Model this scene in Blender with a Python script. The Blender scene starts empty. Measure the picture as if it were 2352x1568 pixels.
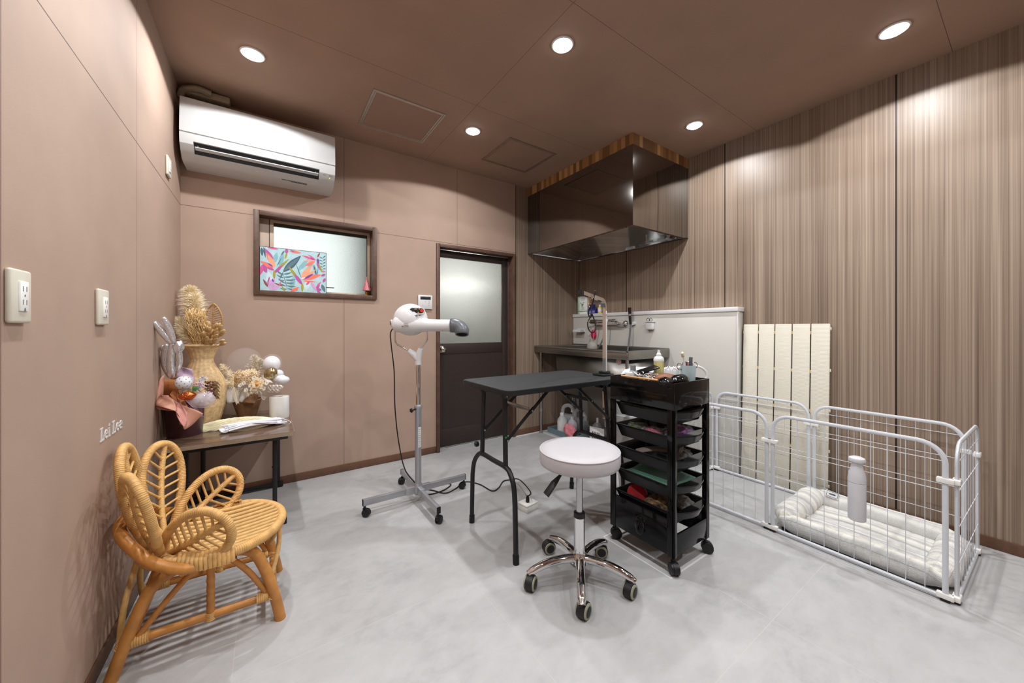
import bpy, bmesh, math, random
from mathutils import Vector, Matrix, Euler, noise
random.seed(7)
SC = bpy.context.scene
COL = SC.collection
PI = math.pi
V = Vector

# ---------------------------------------------------------------- camera
XL, XR, YB, ZC, YF = -0.487, 3.275, 3.293, 2.80, -2.2     # room: left, right, back, ceiling, front
cam_d = bpy.data.cameras.new('camera')
cam_d.sensor_fit = 'HORIZONTAL'; cam_d.sensor_width = 36.0
cam_d.lens = 826.0 / 2352 * 36.0
cam_d.shift_y = -(784 - 754.5) / 2352
cam_d.clip_start = 0.02
cam = bpy.data.objects.new('camera', cam_d); COL.objects.link(cam)
cam.location = (0, 0, 1.2)
cam.rotation_euler = (PI / 2, 0, -math.radians(34.25))
SC.camera = cam

# ---------------------------------------------------------------- world, exposure
w = bpy.data.worlds.new('daylight'); SC.world = w; w.use_nodes = True
bg = w.node_tree.nodes['Background']
bg.inputs[0].default_value = (0.97, 1.0, 0.98, 1); bg.inputs[1].default_value = 1.25
vs = SC.view_settings
vs.view_transform = 'Standard'; vs.look = 'None'; vs.gamma = 1.0; vs.use_curve_mapping = False
vs.exposure = 0.0
LAMP_W = 72.0            # watts of each ceiling downlight
SC.cycles.max_bounces = 10; SC.cycles.diffuse_bounces = 6; SC.cycles.glossy_bounces = 5
SC.cycles.transmission_bounces = 8; SC.cycles.caustics_reflective = False; SC.cycles.caustics_refractive = False
SC.cycles.sample_clamp_indirect = 4.0

# ---------------------------------------------------------------- materials
def lin(c):
    return tuple((x / 255 / 12.92) if x / 255 <= .04045 else ((x / 255 + .055) / 1.055) ** 2.4 for x in c[:3]) + (1,)
MATS = {}
def mat(name, rgb, rough=.5, metal=0., var=.04, scale=25., bump=0., bscale=120., trans=0., alpha=1.,
        ior=1.45, coat=0., sheen=0., stretch=(1, 1, 1), rgb2=None, emit=None, spec=None, sss=0.):
    if name in MATS: return MATS[name]
    m = bpy.data.materials.new(name); m.use_nodes = True
    nt = m.node_tree; N = nt.nodes; L = nt.links; b = N['Principled BSDF']
    b.inputs['Roughness'].default_value = rough; b.inputs['Metallic'].default_value = metal
    b.inputs['Transmission Weight'].default_value = trans; b.inputs['Alpha'].default_value = alpha
    b.inputs['IOR'].default_value = ior; b.inputs['Coat Weight'].default_value = coat
    b.inputs['Coat Roughness'].default_value = .08
    if sheen: b.inputs['Sheen Weight'].default_value = sheen
    if spec is not None: b.inputs['Specular IOR Level'].default_value = spec
    if sss:
        b.inputs['Subsurface Weight'].default_value = sss; b.inputs['Subsurface Scale'].default_value = .02
    tc = N.new('ShaderNodeTexCoord'); mp = N.new('ShaderNodeMapping'); mp.inputs['Scale'].default_value = stretch
    L.new(tc.outputs['Object'], mp.inputs[0])
    nz = N.new('ShaderNodeTexNoise'); nz.inputs['Scale'].default_value = scale; nz.inputs['Detail'].default_value = 4
    L.new(mp.outputs[0], nz.inputs['Vector'])
    rp = N.new('ShaderNodeValToRGB'); c = lin(rgb)
    if rgb2 is None:
        lo = tuple(max(0, v * (1 - 2 * var)) for v in c[:3]) + (1,); hi = tuple(min(1, v * (1 + 2 * var)) for v in c[:3]) + (1,)
    else:
        lo = c; hi = lin(rgb2)
    rp.color_ramp.elements[0].color = lo; rp.color_ramp.elements[1].color = hi
    rp.color_ramp.elements[0].position = .3; rp.color_ramp.elements[1].position = .7
    L.new(nz.outputs['Fac'], rp.inputs[0]); L.new(rp.outputs[0], b.inputs['Base Color'])
    if bump:
        n2 = N.new('ShaderNodeTexNoise'); n2.inputs['Scale'].default_value = bscale; n2.inputs['Detail'].default_value = 3
        L.new(mp.outputs[0], n2.inputs['Vector'])
        bp = N.new('ShaderNodeBump'); bp.inputs['Strength'].default_value = bump; bp.inputs['Distance'].default_value = .01
        L.new(n2.outputs['Fac'], bp.inputs['Height']); L.new(bp.outputs[0], b.inputs['Normal'])
    if emit:
        b.inputs['Emission Color'].default_value = lin(emit[0]); b.inputs['Emission Strength'].default_value = emit[1]
    MATS[name] = m
    return m
def nodes_of(m):
    nt = m.node_tree
    return nt, nt.nodes, nt.links, nt.nodes['Principled BSDF']
def math_node(nt, op, a, b=None):
    n = nt.nodes.new('ShaderNodeMath'); n.operation = op
    for i, v in enumerate((a, b)):
        if v is None: continue
        if isinstance(v, (int, float)): n.inputs[i].default_value = v
        else: nt.links.new(v, n.inputs[i])
    return n.outputs[0]
def add_seams(m, lines, rgb):
    """panel joints: dark lines where an object coordinate equals a value; lines = (axis, value, half width)"""
    nt, N, L, b = nodes_of(m)
    tc = N.new('ShaderNodeTexCoord'); sp = N.new('ShaderNodeSeparateXYZ'); L.new(tc.outputs['Object'], sp.inputs[0])
    acc = None
    for ax, v, hw in lines:
        d = math_node(nt, 'LESS_THAN', math_node(nt, 'ABSOLUTE', math_node(nt, 'SUBTRACT', sp.outputs['XYZ'.index(ax)], v)), hw)
        acc = d if acc is None else math_node(nt, 'MAXIMUM', acc, d)
    old = b.inputs['Base Color'].links[0].from_socket
    mx = N.new('ShaderNodeMix'); mx.data_type = 'RGBA'
    L.new(acc, mx.inputs['Factor']); L.new(old, mx.inputs['A']); mx.inputs['B'].default_value = lin(rgb)
    L.new(mx.outputs['Result'], b.inputs['Base Color'])

# ---------------------------------------------------------------- mesh helpers
def frame(o, ez, ex=None):
    ez = V(ez).normalized()
    if ex is None:
        ex = V((1, 0, 0)) if abs(ez.x) < .9 else V((0, 1, 0))
    ex = V(ex); ex = (ex - ez * ex.dot(ez)).normalized(); ey = ez.cross(ex)
    return Matrix((( ex.x, ey.x, ez.x, o[0]), (ex.y, ey.y, ez.y, o[1]), (ex.z, ey.z, ez.z, o[2]), (0, 0, 0, 1)))
def spline(pts, n=8, closed=False):
    P = [V(p) for p in pts]; out = []; k = len(P)
    for i in range(k if closed else k - 1):
        if closed: a, b, c, d = P[(i - 1) % k], P[i], P[(i + 1) % k], P[(i + 2) % k]
        else: a, b, c, d = P[max(i - 1, 0)], P[i], P[i + 1], P[min(i + 2, k - 1)]
        for j in range(n):
            t = j / n
            out.append(.5 * ((2 * b) + (c - a) * t + (2 * a - 5 * b + 4 * c - d) * t * t + (3 * b - a - 3 * c + d) * t ** 3))
    if not closed: out.append(P[-1])
    return out
class MB:
    def __init__(s): s.v = []; s.f = []; s.mi = []; s.m = 0
    def add(s, vs, fs):
        o = len(s.v); s.v += [tuple(x) for x in vs]; s.f += [tuple(i + o for i in f) for f in fs]; s.mi += [s.m] * len(fs); return s
    def box(s, lo, hi, bev=0., M=None, seg=2):
        lo = V(lo); hi = V(hi)
        bm = bmesh.new(); bmesh.ops.create_cube(bm, size=1)
        for v in bm.verts: v.co = V(((lo.x + hi.x) / 2 + v.co.x * (hi.x - lo.x), (lo.y + hi.y) / 2 + v.co.y * (hi.y - lo.y), (lo.z + hi.z) / 2 + v.co.z * (hi.z - lo.z)))
        if bev: bmesh.ops.bevel(bm, geom=list(bm.edges), offset=bev, segments=seg, affect='EDGES', profile=.5)
        bm.verts.index_update()
        vs = [(M @ v.co if M else v.co.copy()) for v in bm.verts]; fs = [[v.index for v in f.verts] for f in bm.faces]
        bm.free(); return s.add(vs, fs)
    def tube(s, pts, r, n=8, closed=False, caps=True, flat=None, up=None):
        P = [V(p) for p in pts]; k = len(P)
        rs = r if isinstance(r, (list, tuple)) else [r] * k
        T = []
        for i in range(k):
            a = P[(i - 1) % k] if (closed or i > 0) else P[i]; b = P[(i + 1) % k] if (closed or i < k - 1) else P[i]
            t = (b - a); T.append(t.normalized() if t.length > 1e-9 else V((0, 0, 1)))
        x = V(up) if up is not None else (V((0, 0, 1)) if abs(T[0].z) < .9 else V((1, 0, 0)))
        x = (x - T[0] * x.dot(T[0])).normalized(); vs = []
        for i in range(k):
            if up is not None: x = V(up)
            x = x - T[i] * x.dot(T[i])
            if x.length < 1e-6: x = T[i].orthogonal()
            x.normalize(); y = T[i].cross(x); f = flat or 1.
            for j in range(n):
                a = 2 * PI * (j + .5) / n
                vs.append(P[i] + x * (rs[i] * f * math.cos(a)) + y * (rs[i] * math.sin(a)))
        fs = []
        for i in range(k if closed else k - 1):
            i2 = (i + 1) % k
            for j in range(n):
                j2 = (j + 1) % n; fs.append((i * n + j, i * n + j2, i2 * n + j2, i2 * n + j))
        if caps and not closed:
            fs.append(tuple(range(n - 1, -1, -1))); fs.append(tuple((k - 1) * n + j for j in range(n)))
        return s.add(vs, fs)
    def cyl(s, p, q, r, r2=None, n=20): return s.tube([p, q], [r, r if r2 is None else r2], n=n)
    def lathe(s, prof, c=(0, 0, 0), n=28, M=None, sx=1., sy=1.):
        M = M or Matrix.Translation(c); vs = []; fs = []; k = len(prof)
        for r, z in prof:
            for j in range(n):
                a = 2 * PI * j / n; vs.append(M @ V((max(r, 1e-5) * sx * math.cos(a), max(r, 1e-5) * sy * math.sin(a), z)))
        for i in range(k - 1):
            for j in range(n):
                j2 = (j + 1) % n; fs.append((i * n + j, i * n + j2, (i + 1) * n + j2, (i + 1) * n + j))
        return s.add(vs, fs)
    def ball(s, c, r, n=18, m=11, M=None):
        if isinstance(r, (int, float)): r = (r, r, r)
        R = M or Matrix.Identity(4); vs = []; fs = []
        for i in range(m + 1):
            t = PI * i / m
            for j in range(n):
                a = 2 * PI * j / n
                vs.append(V(c) + (R @ V((r[0] * math.sin(t) * math.cos(a), r[1] * math.sin(t) * math.sin(a), r[2] * math.cos(t)))))
        for i in range(m):
            for j in range(n):
                j2 = (j + 1) % n; fs.append((i * n + j, (i + 1) * n + j, (i + 1) * n + j2, i * n + j2))
        return s.add(vs, fs)
    def prism(s, poly, z0, z1, M=None):
        M = M or Matrix.Identity(4); k = len(poly)
        vs = [M @ V((x, y, z0)) for x, y in poly] + [M @ V((x, y, z1)) for x, y in poly]
        fs = [tuple(range(k - 1, -1, -1)), tuple(range(k, 2 * k))] + [(i, (i + 1) % k, (i + 1) % k + k, i + k) for i in range(k)]
        return s.add(vs, fs)
    def strip(s, pts, wds, nrm):
        """thin leaf blade: a bent strip of given half widths"""
        P = [V(p) for p in pts]; vs = []; k = len(P)
        for i, p in enumerate(P):
            t = P[min(i + 1, k - 1)] - P[max(i - 1, 0)]
            sd = t.cross(V(nrm)); sd = sd.normalized() if sd.length > 1e-9 else V((1, 0, 0))
            vs += [p - sd * wds[i], p + sd * wds[i]]
        return s.add(vs, [(2 * i, 2 * i + 1, 2 * i + 3, 2 * i + 2) for i in range(k - 1)])
    def grid(s, fn, nu, nv):
        vs = [fn(i / nu, j / nv) for i in range(nu + 1) for j in range(nv + 1)]
        return s.add(vs, [(i * (nv + 1) + j, (i + 1) * (nv + 1) + j, (i + 1) * (nv + 1) + j + 1, i * (nv + 1) + j + 1) for i in range(nu) for j in range(nv)])
    def build(s, name, mats, parent=None, angle=38, solid=0.):
        me = bpy.data.meshes.new(name); me.from_pydata(s.v, [], s.f)
        for m in (mats if isinstance(mats, (list, tuple)) else [mats]): me.materials.append(m)
        me.polygons.foreach_set('material_index', s.mi)
        bm = bmesh.new(); bm.from_mesh(me); bmesh.ops.recalc_face_normals(bm, faces=bm.faces); bm.to_mesh(me); bm.free()
        me.polygons.foreach_set('use_smooth', [True] * len(me.polygons))
        me.set_sharp_from_angle(angle=math.radians(angle)); me.update()
        o = bpy.data.objects.new(name, me); COL.objects.link(o)
        if parent is not None: o.parent = parent
        if solid:
            md = o.modifiers.new('thickness', 'SOLIDIFY'); md.thickness = solid; md.offset = 0
        return o
def thing(name, label, cat, loc=(0, 0, 0), rz=0., group=None):
    o = bpy.data.objects.new(name, None); COL.objects.link(o); o.empty_display_size = .05
    o.location = loc; o.rotation_euler = (0, 0, rz); o['label'] = label; o['category'] = cat
    if group: o['group'] = group
    return o
def tag(o, label, cat, loc=None, rz=0., group=None, rot=None):
    o['label'] = label; o['category'] = cat
    if group: o['group'] = group
    if loc is not None: o.location = loc
    if rot is not None: o.rotation_euler = rot
    elif rz: o.rotation_euler = (0, 0, rz)
    return o
def struct(o): o['kind'] = 'structure'; return o
def copy_tree(o, parent=None):
    c = o.copy(); COL.objects.link(c)
    if parent is not None: c.parent = parent
    for ch in [x for x in bpy.data.objects if x.parent == o and x is not c]: copy_tree(ch, c)
    return c
# ================================================================ room shell
M_wall = mat('wall_taupe', (172, 147, 131), .75, var=.03, scale=3., bump=.06, bscale=500)
M_ceil = mat('ceiling_taupe', (160, 132, 114), .8, var=.03, scale=3., bump=.12, bscale=500)
seam = (84, 64, 54)
M_wl = M_wall.copy(); M_wl.name = 'wall_taupe_left'; add_seams(M_wl, [('Y', 2.297, .0016), ('Y', 1.294, .0016), ('Z', 2.041, .0022)], seam)
M_wb = M_wall.copy(); M_wb.name = 'wall_taupe_back'; add_seams(M_wb, [('X', .534, .0014), ('X', 1.576, .0014), ('Z', 2.045, .0016)], seam)
add_seams(M_ceil, [('Y', 2.275, .0013), ('Y', 1.29, .0013), ('Y', .285, .0015), ('X', 1.243, .0013)], (104, 82, 70))

def wood_mat(name, lines):
    m = mat(name, (128, 106, 92), .42, var=0, scale=1, bump=0)
    nt, N, L, b = nodes_of(m)
    tc = N.new('ShaderNodeTexCoord')
    def nz(sx, sz, det, dist=0.):
        mp = N.new('ShaderNodeMapping'); mp.inputs['Scale'].default_value = (sx, sx, sz); L.new(tc.outputs['Object'], mp.inputs[0])
        n = N.new('ShaderNodeTexNoise'); n.inputs['Scale'].default_value = 1; n.inputs['Detail'].default_value = det
        n.inputs['Distortion'].default_value = dist; L.new(mp.outputs[0], n.inputs['Vector']); return n.outputs['Fac']
    a = nz(84, .42, 3, .2); f = nz(300, .9, 2); g = nz(9, .22, 2)
    s = math_node(nt, 'ADD', math_node(nt, 'MULTIPLY', a, .48), math_node(nt, 'ADD', math_node(nt, 'MULTIPLY', f, .30), math_node(nt, 'MULTIPLY', g, .22)))
    r = N.new('ShaderNodeValToRGB'); L.new(s, r.inputs[0])
    e = r.color_ramp.elements
    e[0].position = .34; e[0].color = lin((102, 86, 73)); e[1].position = .66; e[1].color = lin((172, 155, 138))
    q = e.new(.46); q.color = lin((134, 115, 99)); q = e.new(.54); q.color = lin((148, 130, 113))
    L.new(r.outputs[0], b.inputs['Base Color'])
    if lines: add_seams(m, lines, (30, 24, 22))
    return m
M_wood_r = wood_mat('wood_grain_wall', [('Y', 2.567, .0045), ('Y', 1.536, .0045), ('Y', .511, .0045), ('Y', -.515, .0045), ('Y', -1.54, .0045)])
M_wood_b = wood_mat('wood_grain_corner', [('X', 2.293, .004), ('X', XR - .004, .004)])

M_floor = mat('floor_concrete_vinyl', (205, 203, 200), .42, var=0, scale=1)
nt, N, L, b = nodes_of(M_floor)
tc = N.new('ShaderNodeTexCoord')
def fn(scale, st, det, rough=.6):
    mp = N.new('ShaderNodeMapping'); mp.inputs['Scale'].default_value = st; L.new(tc.outputs['Object'], mp.inputs[0])
    n = N.new('ShaderNodeTexNoise'); n.inputs['Scale'].default_value = scale; n.inputs['Detail'].default_value = det
    n.inputs['Roughness'].default_value = rough; n.inputs['Distortion'].default_value = .3; L.new(mp.outputs[0], n.inputs['Vector']); return n.outputs['Fac']
s = math_node(nt, 'ADD', math_node(nt, 'MULTIPLY', fn(1.7, (1, 1.25, 1), 6, .62), .62), math_node(nt, 'MULTIPLY', fn(11, (1, 1.6, 1), 5, .7), .38))
r = N.new('ShaderNodeValToRGB'); L.new(s, r.inputs[0]); e = r.color_ramp.elements
e[0].position = .3; e[0].color = lin((155, 155, 156)); e[1].position = .7; e[1].color = lin((190, 190, 190))
q = e.new(.48); q.color = lin((176, 176, 176))
L.new(r.outputs[0], b.inputs['Base Color'])
add_seams(M_floor, [('X', -.1, .0012), ('X', .81, .0012), ('X', 1.72, .0012), ('X', 2.63, .0012), ('Y', .62, .0012), ('Y', 1.53, .0012), ('Y', 2.44, .0012), ('Y', -.29, .0012)], (188, 187, 184))
M_base = mat('baseboard_brown', (104, 74, 56), .5, var=.05, scale=40)
M_trimwood = mat('dark_brown_wood_trim', (92, 68, 55), .45, var=.12, scale=6, stretch=(3, 3, 3), bump=.05, bscale=60)
M_white = mat('white_plastic', (218, 218, 218), .35, var=.01)
M_whitegl = mat('white_glossy_plastic', (220, 220, 222), .16, var=.01)
M_cream = mat('cream_plastic', (214, 209, 194), .4, var=.015)
M_black = mat('black_plastic', (20, 20, 21), .45, var=.05)
M_chrome = mat('chrome', (225, 226, 228), .06, metal=1., var=.01)
M_steel = mat('stainless_steel', (176, 174, 170), .22, metal=1., var=.03, scale=8, stretch=(1, 30, 1))
M_alu = mat('aluminium', (188, 188, 190), .35, metal=.9, var=.02)

H = .12
struct(MB().box((XL - H, YF - H, -H), (XR + H, YB + H, 0)).build('floor', M_floor))
struct(MB().box((XL - H, YF - H, ZC), (XR + H, YB + H, ZC + H)).build('ceiling', M_ceil))
struct(MB().box((XL - H, YF, 0), (XL, YB + H, ZC)).build('wall_left', M_wl))
struct(MB().box((XR, YF, 0), (XR + H, YB + H, ZC)).build('wall_right', M_wood_r))
struct(MB().box((XL - H, YF - H, 0), (XR + H, YF, ZC)).build('wall_front', M_wall))
wx0, wx1, wz0, wz1 = -.06, .772, 1.476, 2.062          # window opening
dx0, dx1, dz1 = 1.372, 2.257, 2.007                    # door opening
mb = MB()
for lo, hi in (((XL, 0), (wx0, ZC)), ((wx0, 0), (wx1, wz0)), ((wx0, wz1), (wx1, ZC)), ((wx1, 0), (dx0, ZC)), ((dx0, dz1), (dx1, ZC)), ((dx1, 0), (2.289, ZC))):
    mb.box((lo[0], YB, lo[1]), (hi[0], YB + H, hi[1]))
struct(mb.build('wall_back', M_wb))
struct(MB().box((2.289, YB, 0), (XR, YB + H, ZC)).build('wall_corner', M_wood_b))
bh, bt = .062, .007
struct(MB().box((XL, YF, 0), (XL + bt, YB, bh), .002).build('baseboard_left', M_base))
struct(MB().box((XL + bt, YB - bt, 0), (1.35, YB, bh), .002).build('baseboard_back', M_base))
struct(MB().box((2.279, YB - bt, .008), (3.168, YB, bh + .008), .002).build('baseboard_corner', M_base))
struct(MB().box((XR - bt, YF, 0), (XR, 1.385, bh), .002).build('baseboard_right', M_base))
mb = MB(); mb.box((2.282, YB - .03, 0), (3.16, YB - .008, .007), .001); mb.box((2.622, 1.98, 0), (2.648, YB - .03, .007), .001)
struct(mb.build('trim_1', M_white))
mb = MB()
for lo, hi in (((1.600, .995), (2.012, 1.003)), ((1.600, 1.412), (2.012, 1.420)), ((1.600, 1.003), (1.608, 1.412)), ((2.004, 1.003), (2.012, 1.412))): mb.box((lo[0], lo[1], 0), (hi[0], hi[1], .0012))
struct(mb.build('trim_2', M_white))

# ---------------------------------------------------------------- window
M_frost = mat('frosted_glass', (240, 246, 244), .42, trans=1., var=0, ior=1.45, bump=.35, bscale=260)
M_sash = mat('beige_aluminium', (196, 172, 152), .4, var=.03)
M_gasket_shade = mat('dark_gasket_and_shade', (50, 52, 46), .6)
win = bpy.data.objects.new('window_1', None); COL.objects.link(win); struct(win)
mb = MB(); t = .024; y0, y1 = YB - .022, YB + .015
ox0, ox1, oz0, oz1 = wx0 - t, wx1 + t, wz0 - t, wz1 + t
mb.box((ox0, y0, oz0), (wx0 + .012, y1, oz1), .003); mb.box((wx1 - .012, y0, oz0), (ox1, y1, oz1), .003)
mb.box((wx0 + .012, y0, oz0), (wx1 - .012, y1, wz0 + .012), .003); mb.box((wx0 + .012, y0, wz1 - .012), (wx1 - .012, y1, oz1), .003)
# reveal boards running back to the sash
mb.box((wx0, y1, wz0), (wx0 + .01, YB + H, wz1)); mb.box((wx1 - .01, y1, wz0), (wx1, YB + H, wz1))
mb.box((wx0 + .01, y1, wz0), (wx1 - .01, YB + H, wz0 + .01)); mb.box((wx0 + .01, y1, wz1 - .01), (wx1 - .01, YB + H, wz1))
mb.build('window_frame', M_trimwood, win)
a0, a1, b0, b1, ys = wx0 + .01, wx1 - .01, wz0 + .01, wz1 - .01, YB + .085
mb = MB(); f = .022
mb.box((a0, ys, b0), (a0 + .062, ys + .03, b1), .002); mb.box((a0 + .066, ys - .004, b0), (a0 + .092, ys + .03, b1), .002)
mb.box((a1 - f, ys, b0), (a1, ys + .03, b1), .002); mb.box((a0 + .092, ys, b0), (a1 - f, ys + .03, b0 + f), .002); mb.box((a0 + .092, ys, b1 - f), (a1 - f, ys + .03, b1), .002)
mb.build('window_sash', M_sash, win)
mb = MB(); mb.box((a0 + .092, ys + .008, b1 - f - .026), (a1 - f, ys + .024, b1 - f)); mb.box((a0 + .061, ys + .006, b0), (a0 + .067, ys + .028, b1)); mb.box((a1 - f - .006, ys + .008, b0 + f), (a1 - f, ys + .024, b1 - f - .026))  # top strip is dark colour for the gasket's shadow; the uprights are gasket
mb.build('window_gasket_shade', M_gasket_shade, win)
MB().box((a0 + .09, ys + .012, b0 + f - .002), (a1 - f, ys + .018, b1 - f)).build('window_pane', M_frost, win)
MB().box((a0 + .3, ys - .012, b0 + .055), (a0 + .52, ys - .004, b0 + .063), .002).build('window_handle', M_gasket_shade, win)

# dark slab added outside to dim the right edge of the pane
M_out = mat('outside_dimmer_dark', (74, 76, 62), .9, var=.1, scale=8)
struct(MB().box((.755, YB + .2, .9), (.96, YB + .85, 2.7)).build('outside_dimmer', M_out))

# ---------------------------------------------------------------- door with frosted glass, hall behind it
M_door = mat('dark_brown_door_paint', (52, 41, 37), .5, var=.05, scale=60, bump=.04, bscale=300)
M_frostd = mat('reeded_frosted_glass', (238, 240, 240), .24, trans=1., var=0, bump=.3, bscale=300, stretch=(1, 1, .25))
door = bpy.data.objects.new('door_1', None); COL.objects.link(door); struct(door)
mb = MB(); t = .02; fy0, fy1 = YB - .022, YB + H
mb.box((dx0 - t, fy0, 0), (dx0 + .014, fy1, dz1 + t), .003); mb.box((dx1 - .014, fy0, 0), (dx1 + t, fy1, dz1 + t), .003)
mb.box((dx0 + .014, fy0, dz1 - .014), (dx1 - .014, fy1, dz1 + t), .003)
mb.build('door_frame', M_trimwood, door)
sx0, sx1, sz0, sz1, sy = dx0 + .017, dx1 - .02, .012, dz1 - .018, YB + .075
gx0, gx1, gz0, gz1 = sx0 + .036, 2.166, 1.05, 1.917
mb = MB(); d = .034
mb.box((sx0, sy, sz0), (gx0, sy + d, sz1), .003); mb.box((gx1, sy, sz0), (sx1, sy + d, sz1), .003)
mb.box((gx0, sy, gz1), (gx1, sy + d, sz1), .003); mb.box((gx0, sy, gz0 - .105), (gx1, sy + d, gz0), .003); mb.box((gx0, sy, sz0), (gx1, sy + d, .19), .003)
mb.box((gx0, sy + .007, .19), (gx1, sy + d, gz0 - .105))
mb.build('door_leaf', M_door, door)
MB().box((gx0, sy + .014, gz0), (gx1, sy + .02, gz1)).build('door_pane', M_frostd, door)
MB().box((sx1 + .001, sy + .004, sz0), (sx1 + .006, sy + d, sz1)).build('door_edge_strip', M_alu, door)
kn = MB(); Mk = frame((sx0 + .048, sy, .995), (0, -1, 0))
kn.lathe([(0, .0), (.037, .0), (.037, .004), (.034, .008), (.013, .012), (.012, .034), (.022, .040), (.029, .052), (.028, .062), (.019, .070), (0, .072)], M=Mk, n=28)
kn.build('door_knob', mat('satin_nickel', (206, 200, 188), .16, metal=1.), door)
# hall beyond the door: a small closed room lit by its own tube lamp
M_hall = mat('hall_paint', (198, 200, 200), .8, var=.02)
hx0, hx1, hy0, hy1 = 1.15, 3.35, YB + H + .01, 4.75
mb = MB(); mb.box((hx0 - .08, hy0, -.1), (hx1 + .08, hy1, 0)); mb.box((hx0 - .08, hy0, 2.5), (hx1 + .08, hy1, 2.58)); mb.box((hx0 - .08, hy0, 0), (hx0, hy1, 2.5)); mb.box((hx1, hy0, 0), (hx1 + .08, hy1, 2.5)); mb.box((hx0 - .08, hy1, -.1), (hx1 + .08, hy1 + .08, 2.58))
struct(mb.build('wall_hall', M_hall))
M_tube = mat('fluorescent_tube', (255, 255, 250), .4, emit=((255, 255, 246), 240.0))
hl = thing('tube_lamp', 'white fluorescent tube lamp glowing behind the door glass', 'lamp', (2.28, hy1, 1.82))
MB().box((-.32, -.05, -.03), (.32, 0, .03), .005).build('lamp_housing', M_white, hl)
MB().cyl((-.30, -.07, 0), (.30, -.07, 0), .016).build('lamp_tube', M_tube, hl)

# ---------------------------------------------------------------- downlights
M_lamp = mat('lamp_diffuser', (255, 255, 255), .4, emit=((244, 249, 255), 14.0))
M_ring = mat('white_lamp_trim', (240, 240, 240), .4)
LAMPS = [(-.07, 2.583, 'downlight on the ceiling above the air conditioner, nearest the left wall'),
         (1.376, 1.515, 'downlight at the middle of the ceiling, largest and highest in view'),
         (1.376, 2.583, 'downlight between the two ceiling hatches, nearest the door'),
         (2.777, 1.53, 'small downlight on the ceiling just in front of the range hood'),
         (2.777, .44, 'downlight near the wood grain wall at the far right of the ceiling'),
         (-.07, 1.515, 'downlight over the rattan chair, overhead and out of view'),
         (-.07, .44, 'downlight overhead to the left, out of view'),
         (1.376, .44, 'downlight overhead in the middle, out of view'),
         (1.376, -.64, 'fill downlight added behind the viewer in the middle, out of view'),  # this lamp and the next are added as fill light
         (2.777, -.64, 'fill downlight added out of view beside the wood grain wall')]
sp = bpy.data.lights.new('downlight_beam', 'SPOT'); sp.energy = LAMP_W; sp.spot_size = math.radians(152); sp.spot_blend = .06
sp.shadow_soft_size = .032; sp.color = (.97, .985, 1.0)
sp.use_nodes = True                                    # flat LED disc: intensity falls off with the angle from straight down
_n = sp.node_tree.nodes; _l = sp.node_tree.links; _em = _n['Emission']
_tc = _n.new('ShaderNodeTexCoord'); _sx = _n.new('ShaderNodeSeparateXYZ'); _l.new(_tc.outputs['Normal'], _sx.inputs[0])
_l.new(math_node(sp.node_tree, 'POWER', math_node(sp.node_tree, 'ABSOLUTE', _sx.outputs[2]), .65), _em.inputs['Strength'])
for i, (x, y, lb) in enumerate(LAMPS):
    t = thing('ceiling_downlight', 'round white ' + lb, 'ceiling light', (x, y, ZC), 0, 'downlights')
    MB().lathe([(.062, 0), (.062, -.004), (.056, -.007), (.049, -.005), (.047, -.001), (.047, 0)], n=36).build('trim_ring', M_ring, t)
    MB().lathe([(.047, -.001), (.044, -.010), (.032, -.020), (.016, -.026), (0, -.028)], n=32).build('lamp_bulb', M_lamp, t)
    o = bpy.data.objects.new('downlight_beam', sp); COL.objects.link(o); o.parent = t; o.location = (0, 0, -.032)

# ---------------------------------------------------------------- ceiling hatches
M_hfr = mat('hatch_frame_aluminium', (178, 168, 160), .45, metal=.5)
M_hfr2 = mat('hatch_frame_brown_aluminium', (150, 128, 114), .45, metal=.4)
for (x0, x1, y0, y1, m, lb) in ((.587, 1.105, 2.497, 2.993, M_hfr, 'square ceiling access hatch in a pale aluminium frame near the air conditioner'),
                                (1.675, 2.19, 2.492, 2.974, M_hfr2, 'square ceiling access hatch in a brownish frame beside the range hood')):
    t = thing('ceiling_hatch', lb, 'ceiling hatch', ((x0 + x1) / 2, (y0 + y1) / 2, ZC))
    hx, hy = (x1 - x0) / 2, (y1 - y0) / 2
    mb = MB()
    for a, z in ((0, -.006), (.014, -.004)):
        wd = .012
        mb.box((-hx + a, -hy + a, z), (hx - a, -hy + a + wd, 0)); mb.box((-hx + a, hy - a - wd, z), (hx - a, hy - a, 0))
        mb.box((-hx + a, -hy + a + wd, z), (-hx + a + wd, hy - a - wd, 0)); mb.box((hx - a - wd, -hy + a + wd, z), (hx - a, hy - a - wd, 0))
    mb.build('hatch_frame', m, t)
    MB().box((-hx + .028, -hy + .028, -.003), (hx - .028, hy - .028, 0)).build('hatch_panel', mat('hatch_panel_taupe', (152, 124, 107), .8, var=.02, scale=3), t)
    MB().box((.04, hy - .012, -.009), (.075, hy - .004, -.005), .001).build('hatch_latch', M_alu, t)
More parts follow.
